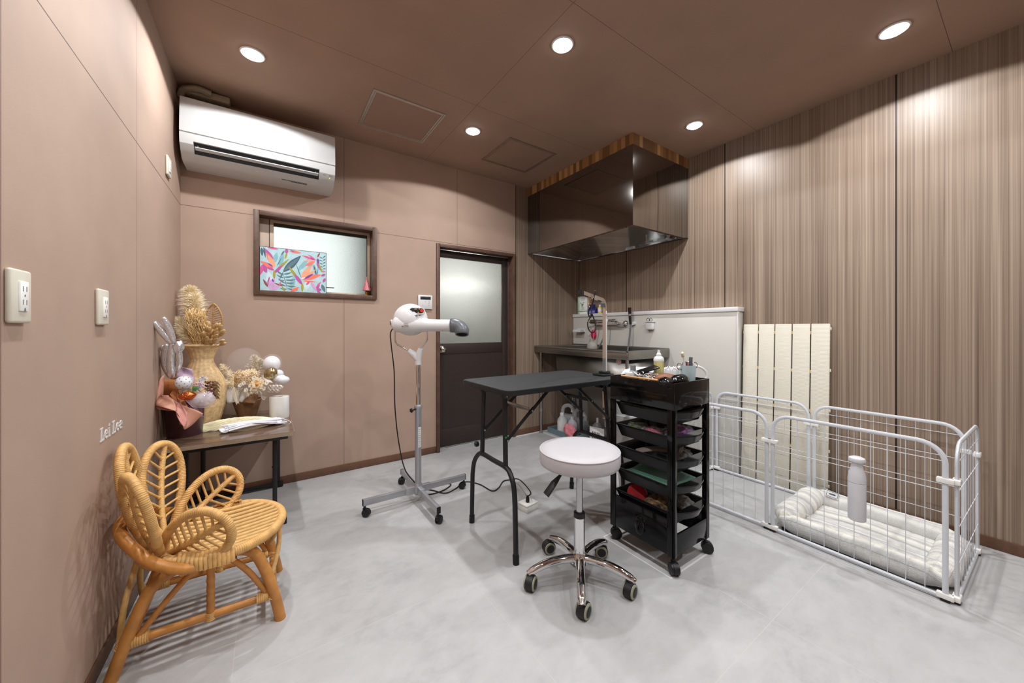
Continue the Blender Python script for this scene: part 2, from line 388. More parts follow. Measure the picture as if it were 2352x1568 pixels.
# ================================================================ air conditioner
M_ac = mat('air_conditioner_white', (205, 207, 207), .22, var=.008)
M_dark = mat('dark_vent', (40, 41, 44), .6, var=.1, scale=40)
M_ink = mat('grey_print', (96, 96, 98), .6)
ac = thing('air_conditioner', 'white wall mounted air conditioner high in the back left corner', 'air conditioner', (-.0125, YB, 2.286))
hw = .441
AY, AZ = 1.17, .982
def acs(p): return [(y * AY, z * AZ) for y, z in p]
full = acs([(0, .0), (-.13, .0), (-.165, .012), (-.205, .052), (-.226, .085), (-.232, .125), (-.232, .15), (0, .15)])
def xprism(mb, prof, x0, x1): mb.prism(prof, x0, x1, Matrix(((0, 0, 1, 0), (1, 0, 0, 0), (0, 1, 0, 0), (0, 0, 0, 1))))
notch = acs([(0, 0), (-.13, 0), (-.160, .010), (-.192, .039), (-.10, .045), (-.10, .118), (-.2285, .104), (-.232, .125), (-.232, .15), (0, .15)])
mb = MB(); xprism(mb, full, -hw, -.375); xprism(mb, full, .335, hw); xprism(mb, notch, -.375, .335)
mb.build('lower_body', M_ac, ac, angle=25)
mb = MB(); xprism(mb, acs([(0, .153), (-.228, .153), (-.234, .158), (-.232, .22), (-.224, .33), (-.216, .384), (-.206, .392), (0, .392)]), -hw, hw)
mb.build('front_panel', M_ac, ac, angle=30)
mb = MB(); xprism(mb, acs([(-.178, .0425), (-.101, .047), (-.101, .116), (-.212, .1055)]), -.374, .334)  # dark block stands in for the shade inside the outlet
mb.build('outlet_shade', M_dark, ac)
mb = MB(); Ml = Matrix.Translation((0, -.241, .070)) @ Matrix.Rotation(math.radians(-20), 4, 'X')
mb.box((-.370, -.014, -.0035), (.330, .014, .0035), .002, Ml)
lo = mb.build('louver', M_ac, ac)
for k in range(3): MB().box((-.36 + k * .334, -.240, .070), (-.352 + k * .334, -.21, .09), .002).build('louver_bracket', M_ac, ac)
# print on the lower right: maker's marks, receiver window, green lamp, energy label
def on_ac(x, s):     # point on the slanted lower face, s from 0 (bottom) to 1 (top)
    return (x, -.2055 - s * .0215, .053 + s * .034)
nrm = V((0, -.84, -.54))
Mf = frame((0, -.2165 * 1.17, .0705 * .982), (0, -.85, -.53), (1, 0, 0))
def patch(mb, x0, x1, v0, v1, M=Mf, h=.0012): mb.box((x0, v0, -.002), (x1, v1, h), 0, M)
mb = MB()
for x in range(7): patch(mb, .352 + x * .0042, .3548 + x * .0042, .011, .0145)
patch(mb, .352, .3555, .0125, .017); patch(mb, .362, .366, .003, .007); patch(mb, .368, .371, .003, .0065); patch(mb, .374, .378, .003, .006)
mb.build('maker_mark', M_ink, ac)
mb = MB(); patch(mb, .400, .428, .0, .012); mb.build('receiver_window', mat('receiver_grey', (150, 150, 152), .3), ac)
mb = MB(); patch(mb, .404, .4075, -.014, -.0105, h=.002); mb.build('status_lamp', mat('green_status_led', (200, 230, 80), .4, emit=((200, 235, 60), 3.)), ac)
Mb = frame((0, -.1475 * 1.17, .0055), (0, -.34, -.94), (1, 0, 0)); mb = MB()
for k in range(2):
    for j in range(16): patch(mb, .10 + j * .0102, .107 + j * .0102 + .002 * ((j * 7 + k) % 3), -.002 + k * .006, .001 + k * .006, Mb, .0015)
patch(mb, .16, .262, -.0095, -.006, Mb, .0015)
mb.build('rating_label', M_ink, ac)
MB().tube([(hw, -.03, .03), (hw + .006, -.03, .03)], .012).build('side_plug', M_ac, ac)
# pipe cover elbow above the unit
pc = thing('pipe_cover', 'beige pipe cover in the dark gap above the air conditioner', 'pipe cover', (-.40, YB - .03, 2.722))
M_beige = mat('beige_pipe_cover', (150, 136, 116), .6, var=.03)
mb = MB(); mb.box((-.06, -.14, .012), (.19, -.07, .062), .012); mb.build('duct_cover', M_beige, pc)
MB().tube(spline([(-.07, -.10, -.006), (-.05, -.13, .03), (.02, -.16, .045), (.09, -.15, .04)], 5), .02).build('drain_pipe', M_beige, pc)

# ================================================================ wall plates and lettering on the left wall
M_sock = mat('socket_face', (240, 241, 238), .4)
def plate(y0, y1, z0, z1, kind, label):
    t = thing('wall_socket', label, 'wall socket', (XL, (y0 + y1) / 2, (z0 + z1) / 2)); hy, hz = (y1 - y0) / 2, (z1 - z0) / 2
    MB().box((0, -hy, -hz), (.013, hy, hz), .006, seg=3).build('cover_plate', M_cream, t)
    k = hy * .42
    mb = MB(); mb.box((.0125, -k, -hz * .56), (.0165, k, hz * .56), .0015); mb.build('socket_insert', M_sock, t)
    mb = MB()
    for z in (hz * .28, -hz * .22):
        for s in (-1, 1): mb.box((.0162, s * k * .42 - .0016, z - .006), (.0168, s * k * .42 + .0016, z + .006))
        mb.lathe([(0, .0002), (.003, .0002), (.003, 0)], M=frame((.0166, 0, z - .0155), (1, 0, 0)), n=10)
    mb.box((.0162, -.004, -hz * .56), (.0168, .004, -hz * .50))
    mb.build('socket_slot', mat('socket_slot_grey', (120, 120, 118), .6), t)
plate(1.302, 1.385, 1.213, 1.338, 0, 'cream wall socket at the far left edge, nearest the viewer')
plate(1.816, 1.905, 1.213, 1.338, 0, 'cream wall socket on the left wall above the white lettering')
plate(2.842, 2.936, 2.094, 2.208, 0, 'cream wall socket high on the left wall beside the air conditioner')
# lettering  L e i L e a : condensed slab letters cut from white sheet
def ring(mb, cx, cz, rx, rz, w, a0=0, a1=2 * PI, n=22):
    vs = []; fs = []
    for i in range(n + 1):
        a = a0 + (a1 - a0) * i / n
        for k in (1, 0): vs.append((cx + (rx - (0 if k else w)) * math.cos(a), cz + (rz - (0 if k else w * .8)) * math.sin(a)))
    for i in range(n):
        q = [vs[2 * i], vs[2 * i + 2], vs[2 * i + 3], vs[2 * i + 1]]
        mb.prism(q, 0, .002, ML)
ML = Matrix(((0, 0, 1, 0), (1, 0, 0, 0), (0, 1, 0, 0), (0, 0, 0, 1)))
def rc(mb, x0, z0, x1, z1): mb.prism([(x0, z0), (x1, z0), (x1, z1), (x0, z1)], 0, .002, ML)
def glyph(ch):
    mb = MB()
    if ch == 'L':
        rc(mb, .006, .005, .016, .043); rc(mb, 0, .043, .023, .048); rc(mb, 0, 0, .034, .005); rc(mb, .030, .005, .034, .017)
    if ch == 'e':
        ring(mb, .015, .0165, .0145, .0165, .007, .15, 2 * PI - .75); rc(mb, .006, .0155, .029, .0195)
    if ch == 'i':
        rc(mb, .004, .004, .012, .030); rc(mb, 0, .0285, .012, .033); rc(mb, 0, 0, .017, .004); rc(mb, .004, .039, .012, .047)
    if ch == 'a':
        ring(mb, .0125, .010, .0125, .010, .006); rc(mb, .019, .003, .0265, .024); rc(mb, .0245, 0, .031, .004); ring(mb, .0145, .0225, .012, .0105, .006, .0, PI * .93)
    return mb
txt = thing('wall_lettering', 'white raised lettering reading Lei Lea on the left wall', 'lettering', (XL, 1.862, .799))
x = 0
for ch, adv in (('L', .038), ('e', .034), ('i', .036), ('L', .038), ('e', .034), ('a', .03)):
    mb = glyph(ch); mb.v = [(a, b * 1.15 + x, c) for a, b, c in mb.v]; mb.build('letter', M_white, txt); x += adv * 1.12
# wall controller beside the door
rcx = thing('wall_controller', 'white wall control panel with a dark display left of the door', 'control panel', (1.239, YB, 1.452))
MB().box((-.07, -.018, -.066), (.07, 0, .066), .004).build('case', M_white, rcx)
MB().box((-.05, -.0195, .022), (.052, -.0175, .052), .001).build('display', mat('lcd_dark', (36, 42, 48), .2), rcx)
mb = MB()
for dx, dz in ((-.03, -.03), (0, .004), (.034, .006), (.034, -.012), (.034, -.03)): mb.lathe([(0, .0012), (.005, .0012), (.0055, 0)], M=frame((dx, -.018, dz), (0, -1, 0)), n=14)
mb.box((-.05, -.0186, -.0455), (.05, -.0178, -.0445))
mb.build('button', mat('button_grey', (186, 188, 190), .5), rcx)

# ================================================================ range hood with butcher block infill
M_mir = mat('polished_steel', (150, 146, 142), .07, metal=1., var=.01, scale=3)
M_block = mat('butcher_block_strip', (150, 104, 66), .5, var=0, scale=1)
nt, N, L, b = nodes_of(M_block)
tc = N.new('ShaderNodeTexCoord'); spx = N.new('ShaderNodeSeparateXYZ'); L.new(tc.outputs['Object'], spx.inputs[0])
fl = math_node(nt, 'FLOOR', math_node(nt, 'DIVIDE', math_node(nt, 'SUBTRACT', spx.outputs[0], spx.outputs[1]), .041))
wn = N.new('ShaderNodeTexWhiteNoise'); wn.noise_dimensions = '1D'; L.new(fl, wn.inputs['W'])
r = N.new('ShaderNodeValToRGB'); L.new(wn.outputs[0], r.inputs[0]); r.color_ramp.interpolation = 'CONSTANT'
e = r.color_ramp.elements; e[0].color = lin((122, 88, 54)); e[1].position = .78; e[1].color = lin((190, 148, 100))
for p, c in ((.25, (158, 116, 74)), (.5, (138, 100, 62)), (.64, (174, 132, 86))):
    q = e.new(p); q.color = lin(c)
L.new(r.outputs[0], b.inputs['Base Color'])
hx, hy, hz0, hz1 = 2.459, 1.863, 2.045, 2.704
hood = thing('range_hood', 'polished steel box hood above the sink under a butcher block band', 'range hood', (hx, YB, hz0))
wX, wY, hh = XR - hx - .001, YB - hy - .001, hz1 - hz0
def bulged(mb, p00, pu, pv, nrm, amp, nu=14, nv=10):
    p00, pu, pv, nrm = V(p00), V(pu), V(pv), V(nrm)
    mb.grid(lambda a, c: p00 + pu * a + pv * c + nrm * amp * (math.sin(PI * a) * math.sin(PI * c)), nu, nv)
mb = MB()
bulged(mb, (0, -wY, 0), (0, wY, 0), (0, 0, hh), (-1, 0, 0), .003)
bulged(mb, (0, -wY, 0), (wX, 0, 0), (0, 0, hh), (0, -1, 0), .004)
mb.add([(0, 0, hh), (wX, 0, hh), (wX, -wY, hh), (0, -wY, hh)], [(0, 1, 2, 3)])
mb.build('hood_shell', M_mir, hood, angle=30)
mb = MB(); li = .03
for lo, hi in (((0, -wY, 0), (wX, -wY + li, .004)), ((0, -li, 0), (wX, 0, .004)), ((0, -wY + li, 0), (li, -li, .004)), ((wX - li, -wY + li, 0), (wX, -li, .004))): mb.box(lo, hi)
mb.build('bottom_flange', mat('bright_polished_steel', (214, 216, 220), .06, metal=1., var=.01), hood)
mb = MB(); zc = .012
for a, bb in (((li, -wY + li), (wX - li, -wY + li)), ((wX - li, -wY + li), (wX - li, -li)), ((wX - li, -li), (li, -li)), ((li, -li), (li, -wY + li))):
    mb.add([(a[0], a[1], 0), (bb[0], bb[1], 0), (bb[0], bb[1], zc), (a[0], a[1], zc)], [(0, 1, 2, 3)])
q0 = [(li, -li, zc), (wX - li, -li, zc), (wX - li, -wY + li, zc), (li, -wY + li, zc)]; q1 = [(.34, -.50, .30), (.46, -.50, .30), (.46, -.95, .30), (.34, -.95, .30)]
mb.add(q0 + q1, [(j, (j + 1) % 4, (j + 1) % 4 + 4, j + 4) for j in range(4)] + [(4, 5, 6, 7)])
mb.build('inner_canopy', mat('bright_polished_steel', (214, 216, 220), .06, metal=1., var=.01), hood, angle=20)
mb = MB(); mb.lathe([(.15, 0), (.15, -.012), (.135, -.016), (.02, -.022), (0, -.022)], c=(.40, -.72, .298), n=32); mb.build('fan_grille', M_steel, hood)
MB().lathe([(.03, .0), (.03, -.012), (.02, -.02), (0, -.022)], c=(.40, -.90, .298), n=20).build('hood_lamp', M_lamp if False else M_white, hood)
mb = MB(); mb.box((0.002, -wY + .002, hh), (wX, -wY + .02, ZC - hz0 - .001)); mb.box((.002, -wY + .02, hh), (.02, 0, ZC - hz0 - .001))
mb.build('wood_band', M_block, hood)
# ================================================================ casters
M_cast = mat('caster_black', (28, 28, 30), .5, var=.05)
M_cwh = mat('caster_wheel_black', (22, 22, 23), .4)
def hood_poly(r, a0, a1, n=12): return [(r * math.cos(a0 + (a1 - a0) * i / n), r * math.sin(a0 + (a1 - a0) * i / n)) for i in range(n + 1)]
def caster(parent, x, y, ang, r=.025, w=.04, stem=.03, off=.012, tread=None, hub=None, hw=.2):
    """twin wheel swivel caster: stem, hood and (as a sub-part) the wheels; ang = heading of the trail"""
    d = V((math.cos(ang), math.sin(ang), 0)); ax = V((-d.y, d.x, 0)); c = V((x, y, r)) + d * off
    M = frame(c, ax, d)            # local x = trail, local y = vertical (up or down), z = axle
    up = 1 if (M @ V((0, 1, 0)) - c).z > 0 else -1
    mb = MB()
    mb.prism([(px, up * py) for px, py in hood_poly(r * (1.06 if hw < .3 else 1.12), -.5, PI * (1.02 if hw < .3 else 1.22))], -w * hw, w * hw, M)
    for s in (-1, 1):
        pass
    mb.cyl((x, y, r * 1.5), (x, y, r * 2 + stem), .007, n=12); mb.cyl((x, y, r * 1.7), (x, y, r * 2.15), .012, n=14)
    k = mb.build('caster', M_cast, parent)
    mb = MB()
    for s in (-1, 1):
        a, b2 = s * w * (hw + .02), s * w * .5
        lo2, hi2 = min(a, b2), max(a, b2)
        mb.m = 0; mb.lathe([(0, lo2), (r, lo2), (r, hi2 - .002), (r - .003, hi2), (r * .72, hi2)], M=M, n=24) if s > 0 else mb.lathe([(r * .72, lo2), (r - .003, lo2), (r, lo2 + .002), (r, hi2), (0, hi2)], M=M, n=24)
        mb.m = 1; e2 = hi2 if s > 0 else lo2
        mb.lathe([(r * .72, e2), (r * .5, e2 + s * .002), (0, e2 + s * .002)], M=M, n=24)
    mb.build('wheel', [tread or M_cwh, hub or M_cast], k)

# ================================================================ stand dryer
M_sil = mat('silver_paint', (170, 172, 178), .35, metal=.55, var=.015)
dr = thing('stand_dryer', 'white pet dryer with a grey elbow nozzle on a wheeled silver stand', 'dryer', (.868, 2.435, 0))
for ang in (0, PI / 2, PI, -PI / 2):
    d = V((math.cos(ang), math.sin(ang), 0)); mb = MB()
    Mx = frame((0, 0, .088), (0, 0, 1), d)
    mb.box((.03, -.0125, -.02), (.362, .0125, .02), .003, Mx); mb.box((.0, -.017, -.025), (.09, .017, .025), .006, Mx)
    leg = mb.build('leg', M_sil, dr)
    MB().box((.3621, -.013, -.0205), (.366, .013, .0205), .002, Mx).build('end_cap', M_black, leg)
    caster(dr, d.x * .352, d.y * .352, ang + 2.3, r=.024, w=.036, stem=.018)
MB().lathe([(.0, .062), (.03, .062), (.036, .08), (.034, .105), (.024, .125), (.0215, .13), (.0215, .635), (.027, .645), (.027, .662), (.022, .672), (0, .672)], n=28).build('lower_pole', M_sil, dr)
mb = MB(); mb.box((-.0075, -.0222, .38), (.0125, -.0212, .52)); lab = mb.build('warning_label', mat('label_paper', (222, 222, 220), .6), dr)
mb = MB()
for k in range(9): mb.box((-.005, -.0227, .39 + k * .014), (.005 + .004 * (k % 3) / 2, -.0219, .392 + k * .014))
mb.build('label_print', M_ink, lab)
kn = MB(); kn.cyl((-.02, -.012, .645), (-.052, -.03, .645), .006, n=10)
for k in range(6): a = k * PI / 3; kn.ball((-.058, -.034, .645), (.009, .009, .017), n=8, m=6, M=Matrix.Rotation(a, 4, V((.86, .5, 0))))
kn.build('clamp_knob', M_black, dr)
MB().cyl((0, 0, .66), (0, 0, .985), .0155, n=24).build('upper_pole', M_chrome, dr)
RT = V((.8266, -.5628, 0)); FW = V((.5628, .8266, 0)); UPV = V((0, 0, 1))      # local sideways / backward axes of the dryer head
def D(a, b, c): return RT * a + FW * b + UPV * c
mb = MB(); mb.cyl((0, 0, .95), (0, 0, 1.01), .0235, n=24); mb.tube([D(0, 0, .985), D(-.03, 0, 1.02), D(-.066, 0, 1.048)], [.024, .024, .017], n=16); mb.tube([D(0, 0, .985), D(.006, 0, 1.03), D(.018, 0, 1.062)], [.024, .023, .016], n=16)
mb.build('fork_hub', M_whitegl, dr)
MB().tube([D(-.062, 0, 1.046), D(-.145, 0, 1.09), D(-.157, 0, 1.105), D(-.160, 0, 1.12), D(-.160, 0, 1.235)], .0062, n=10).build('fork_arm', M_chrome, dr)
MB().tube([D(.016, 0, 1.06), D(.055, 0, 1.11), D(.062, 0, 1.125), D(.064, .0, 1.14), D(.064, .0, 1.235)], .0062, n=10).build('fork_arm', M_chrome, dr)
# blower head
cx = -.055
mb = MB()
mb.ball(D(cx, .01, 1.262), (.117, .117, .112), n=40, m=24)
mb.tube(spline([D(-.152, -.040, 1.238), D(-.148, -.041, 1.237), D(-.136, -.043, 1.235), D(-.11, -.045, 1.232), D(-.02, -.045, 1.228), D(.08, -.045, 1.224)], 4), [.004, .018, .03, .036, .04, .045, .049, .052, .055, .057, .058, .059, .060, .060, .059, .058, .056, .053, .050, .047, .0445], n=28)
mb.build('blower_body', M_whitegl, dr, angle=50)
mb = MB(); mb.tube([D(.06, -.045, 1.224), D(.15, -.045, 1.222), D(.245, -.045, 1.222)], [.0435, .041, .0405], n=28)
mb.build('blow_tube', M_whitegl, dr)
mb = MB()
for k in range(9):
    a = -1.2 + k * .3
    mb.tube([D(cx + .05 * math.sin(a) , .01 - .05 * math.cos(a), 1.1655), D(cx + .085 * math.sin(a), .01 - .085 * math.cos(a), 1.184)], .003, n=6)
mb.build('intake_slot', M_dark, dr)
mb = MB(); mb.lathe([(.0, 0), (.024, 0), (.0255, -.004), (.0255, -.06)], M=frame(D(-.185, -.018, 1.238), -RT * .9 - FW * .44), n=24); mb.build('pivot_knob', M_whitegl, dr)
mb = MB(); mb.lathe([(0, .002), (.013, .002), (.015, -.001)], M=frame(D(-.1855, -.0185, 1.238), -RT * .9 - FW * .44), n=18); mb.build('pivot_screw', mat('pivot_dark', (70, 62, 60), .4), dr)
# control pod
Mp = frame(D(.005, -.045, 1.318), -FW * .97 + UPV * .12 + RT * .2, RT)
def stadium(hw2, r): return [(hw2 + r * math.cos(a), r * math.sin(a)) for a in [(-PI / 2 + PI * i / 10) for i in range(11)]] + [(-hw2 + r * math.cos(a), r * math.sin(a)) for a in [(PI / 2 + PI * i / 10) for i in range(11)]]
mb = MB(); mb.prism(stadium(.030, .0225), -.05, .03, Mp); pod = mb.build('control_pod', M_whitegl, dr)
mb = MB(); mb.prism(stadium(.029, .0165), .0301, .0315, Mp); mb.build('control_plate', mat('control_plate_black', (22, 22, 26), .3), pod)
for nm, dx, dy, rr, c in (('red_button', .032, .0, .011, (224, 40, 32)), ('yellow_dial', .004, .002, .0105, (40, 38, 30)), ('blue_dial', -.026, .002, .0105, (34, 40, 52))):
    MB().lathe([(0, .005), (rr * .9, .005), (rr, .003), (rr, 0)], M=Mp @ Matrix.Translation((dx, dy, .0313)), n=20).build(nm, mat(nm, c, .35), pod)
for nm, sp2, c in (('blue_mark', [(-.015, .009), (-.017, -.010), (-.024, -.0125)], (70, 150, 200)), ('orange_mark', [(.016, .011), (.013, -.010)], (230, 140, 40)), ('yellow_mark', [(-.006, .010), (.008, -.012)], (226, 196, 60))):
    mb = MB()
    for px, py in sp2: mb.lathe([(0, .0008), (.0034, .0008), (.0036, 0)], M=Mp @ Matrix.Translation((px, py, .0315)), n=10)
    mb.build(nm, mat(nm, c, .5), pod)
Mt = frame(D(.008, -.088, 1.288), -FW, RT); mb = MB()
for j, wd in enumerate((.006, .004, .007, .003, .006, .005, .007, .004)): mb.box((-.036 + j * .0088, -.006, 0), (-.036 + j * .0088 + wd, .006, .0012), 0, Mt)
mb.box((-.038, -.001, 0), (.036, .001, .0014), 0, Mt)
mb.build('maker_mark', M_ink, dr)
Mt = frame(D(-.06, -.1045, 1.225), -FW, RT); mb = MB()
for j in range(3): mb.box((-.008, -.012 + j * .009, 0), (.026 - .004 * j, -.010 + j * .009, .0012), 0, Mt)
mb.box((-.022, -.012, 0), (-.012, -.007, .0012), 0, Mt); mb.build('rating_mark', M_ink, dr)
M_elb = mat('grey_elbow_plastic', (98, 102, 108), .3, var=.02)
mb = MB(); P0 = D(.235, -.045, 1.222)
path = [P0 + RT * (.085 * t) for t in (0, .2)] + [P0 + RT * (.017 + .062 * math.sin(a)) + (UPV * -.85 - FW * .3) * (.062 * (1 - math.cos(a))) for a in [PI / 2 * k / 10 for k in range(1, 11)]]
path.append(path[-1] + (UPV * -.85 - FW * .3) * .012)
mb.tube(path, [.047] * 3 + [.0465] * 8 + [.043, .043], n=28, caps=False); mb.tube([path[0] + RT * .001, path[0]], [.047, .04], n=28, caps=False)
mb.tube([path[-1], path[-1] + (path[-2] - path[-1]) * .4], [.043, .036], n=28, caps=False)
mb.build('elbow_nozzle', M_elb, dr, solid=.004)
mb = MB(); dv = (path[-1] - path[-2]).normalized(); mb.cyl(path[-1] - dv * .02, path[-1] - dv * .0195, .037, n=24); mb.build('nozzle_bore', M_black, dr)
cord = [D(-.17, .02, 1.215), D(-.195, .01, 1.17), D(-.19, .01, 1.08), D(-.17, .01, .90), D(-.165, .01, .66), D(-.14, .01, .42), D(-.10, .02, .22), D(-.03, .03, .115), D(.01, .06, .05), V((.08, .15, .006)), V((.14, .10, .005)), V((.20, .0, .005)), V((.29, .02, .005)), V((.41, .09, .005)), V((.48, -.01, .005)), V((.502, -.16, .005)), V((.57, -.145, .005)), V((.66, -.07, .006)), V((.715, -.085, .01)), V((.72, -.20, .05)), V((.60, -.50, .10)), V((.565, -.515, .085))]
MB().tube(spline(cord, 8), .0042, n=8).build('power_cord', M_black, dr)
MB().tube(spline([V((.03, .10, .014)), V((.09, .05, .006)), V((.16, .04, .005)), V((.24, .06, .007)), V((.30, .12, .005)), V((.22, .17, .006)), V((.12, .19, .005)), V((.04, .14, .008))], 8, True), .0042, n=8, closed=True).build('cord_loop', M_black, dr)
MB().lathe([(0, .045), (.006, .045), (.012, .03), (.013, .01), (.010, .0), (0, 0)], c=(.565, -.515, .044), n=14).build('plug', M_black, dr)
sb = thing('floor_socket_box', 'small white socket box on the floor behind the grooming table leg', 'socket box', (1.44, 1.925, 0), .15)
MB().box((-.055, -.045, 0), (.055, .045, .032), .003).build('base', mat('socket_box_white', (222, 221, 216), .45), sb)
MB().box((-.054, -.044, .033), (.054, .044, .046), .004).build('cover', mat('socket_box_white', (222, 221, 216), .45), sb)

# ================================================================ grooming table
M_rub = mat('black_ribbed_rubber', (44, 46, 48), .55, var=.03, scale=60, bump=.25, bscale=420)
M_blk = mat('black_powder_coat', (24, 25, 27), .42, var=.04)
M_zinc = mat('zinc', (176, 176, 174), .3, metal=.9)
gt = thing('grooming_table', 'black folding grooming table on tubular legs beside the door', 'table', (1.472, 1.79, 0))
tx, ty, tz = .464, .268, .88
def rrect(hx2, hy2, r, n=6):
    out = []
    for cx2, cy2, a0 in ((hx2 - r, hy2 - r, 0), (-hx2 + r, hy2 - r, PI / 2), (-hx2 + r, -hy2 + r, PI), (hx2 - r, -hy2 + r, 1.5 * PI)):
        out += [(cx2 + r * math.cos(a0 + PI / 2 * i / n), cy2 + r * math.sin(a0 + PI / 2 * i / n)) for i in range(n + 1)]
    return out
mb = MB(); mb.prism(rrect(tx, ty, .05), tz - .028, tz - .0035); mb.build('table_edge', M_blk, gt)
mb = MB(); mb.prism(rrect(tx - .004, ty - .004, .047), tz - .0035, tz); mb.build('table_surface', M_rub, gt)
lo2 = tz - .028
for s in (-1, 1):
    xt, xf = s * .40, s * .422
    ym, yo = .115, .25
    # lower yoke: a bent tube with two feet; upper posts welded onto it
    mb = MB(); zy = .455
    for e in (-1, 1):
        mb.cyl((xt, e * ym - .03, lo2 - .012), (xt + s * .012, e * (ym + .012) - .045, zy), .0135, n=14)
    Y0 = -.045
    path = [(xf, Y0 - yo + .01, .012), (xf, Y0 - yo + .02, .30), (xf - s * .003, Y0 - yo + .035, .38), (xf - s * .008, Y0 - yo + .075, .435), (xt + s * .012, Y0 - ym - .01, zy), (xt + s * .012, Y0, zy), (xt + s * .012, Y0 + ym + .01, zy), (xf - s * .008, Y0 + yo - .075, .435), (xf - s * .003, Y0 + yo - .035, .38), (xf, Y0 + yo - .02, .30), (xf, Y0 + yo - .01, .012)]
    mb.tube(path[:1] + spline(path[1:-1], 5) + path[-1:], .0135, n=14)
    leg = mb.build('leg_frame', M_blk, gt)
    for e in (-1, 1):
        MB().cyl((xf, Y0 + e * (yo - .01), 0), (xf, Y0 + e * (yo - .0125), .045), .0165, n=16).build('rubber_foot', mat('rubber_foot_black', (16, 16, 16), .6), leg)
        mb = MB(); yy = e * ym - .03
        mb.box((xt - .02, yy - .02, lo2 - .03), (xt + .02, yy + .02, lo2), .003); mb.build('leg_bracket', M_blk, leg)
        # folding brace
        b0 = V((xt + s * .008, e * (ym + .008) - .04 - .017, .60)); b1 = V((xt - s * .30, e * ym - .035 - .017, lo2)); bm2 = b0.lerp(b1, .55)
        mb = MB(); dirv = (b1 - b0).normalized()
        mb.tube([b0, bm2 + dirv * .02], .012, n=4, flat=.35, up=(0, 1, 0)); mb.tube([bm2 - dirv * .02 + V((0, -.005, 0)), b1 + V((0, -.005, 0))], .012, n=4, flat=.35, up=(0, 1, 0))
        br = mb.build('folding_brace', M_blk, gt)
        mb = MB()
        for q in (b0, bm2): mb.lathe([(0, .006), (.005, .005), (.0055, 0)], M=frame(q + V((0, -.008, 0)), (0, -1, 0)), n=12)
        mb.lathe([(0, .006), (.005, .005), (.0055, 0)], M=frame((xt, yy - .020, lo2 - .018), (0, -1, 0)), n=12)
        mb.build('rivet', M_zinc, br)
    q = V((xt - s * .155, 0, .742))
    MB().box((q.x - .003, -ym - .045, q.z - .011), (q.x + .003, ym - .03, q.z + .011), .001).build('brace_bar', M_zinc if s < 0 else M_blk, gt)
MB().lathe([(0, .02), (.012, .02), (.016, .014), (.016, 0)], M=frame((-.412, .135, .50), (-1, 0, 0)), n=12).build('tension_knob', M_blk, gt)
MB().lathe([(0, .001), (.006, .001), (.006, 0)], M=frame((-.412, -.175, .615), (-.3, -1, 0)), n=12).build('green_dot_sticker', mat('green_sticker', (30, 120, 60), .5), gt)

# grooming arm clamped on the right end of the table
ga = thing('grooming_post', 'bent chrome grooming arm clamped at the right end of the black table', 'grooming arm', (1.925, 1.69, 0))
bend = V((-.376, -.142, 0)).normalized()
mb = MB(); pts = [V((0, 0, .58)), V((0, 0, 1.33))] + [V((0, 0, 1.33)) + bend * (.065 * (1 - math.cos(a))) + UPV * (.065 * math.sin(a)) for a in [PI / 2 * k / 8 for k in range(1, 9)]] + [V((0, 0, 1.417)) + bend * .40]
mb.tube(pts, .0165, n=4, up=bend.cross(UPV)); mb.build('square_post', M_chrome, ga, angle=30)
MB().tube([pts[-1] - bend * .022, pts[-1] + bend * .006], .0180, n=4, up=bend.cross(UPV)).build('end_cap', M_black, ga)
mb = MB(); mb.box((-.075, -.055, .8805), (.03, .045, .893), .004); mb.box((-.03, -.03, .893), (.025, .03, .907), .004); mb.box((.012, -.04, .80), (.03, .03, .893), .003); mb.box((-.07, -.03, .80), (.03, .03, .812), .003)
mb.cyl((-.04, 0, .806), (-.04, 0, .8515), .008, n=12); mb.build('table_clamp', M_blk, ga)
# looped leash
ls = thing('grooming_loop', 'black cord grooming loop hanging from the chrome arm', 'leash', (1.925 + bend.x * .19, 1.69 + bend.y * .19, 1.40))
M_cordb = mat('black_cord', (18, 18, 22), .6)
def U(a, z, b=0): return RT * a + UPV * z + FW * b
def px_loop(L2, dx=1363, dy=690): return [U((x - dx) * .00275, (dy - y) * .00275, k) for x, y, k in L2]
MB().tube(spline(px_loop([(1362, 676, -.03), (1359, 700, -.02), (1351, 716, -.01), (1349, 728, -.005), (1354, 737, .004), (1358, 730, .01), (1359, 712, .02), (1364, 692, .02), (1366, 678, .0)]), 8, True), .0042, n=8, closed=True).build('upper_loop', M_cordb, ls)
MB().tube(spline(px_loop([(1356, 728, 0), (1351, 740, -.01), (1347, 750, -.01), (1349, 763, -.01), (1355, 771, -.012), (1362, 770, -.014), (1366, 761, -.01), (1365, 748, 0), (1360, 732, .006)]), 8, True), .0042, n=8, closed=True).build('lower_loop', M_cordb, ls)
mb = MB(); mb.tube(px_loop([(1355, 684, .02), (1354, 692, .02), (1356, 700, .02)]), .008, n=8); mb.tube(spline(px_loop([(1353, 702, .02), (1351, 708, .02), (1355, 712, .02), (1358, 706, .02)]), 5, True), .003, n=6, closed=True); mb.build('snap_hook', mat('brass_hook', (190, 150, 110), .25, metal=1.), ls)
mb = MB(); mb.tube(px_loop([(1351, 742, -.008), (1349, 748, -.01)]), .0065, n=8); mb.build('cord_slider', M_zinc, ls)

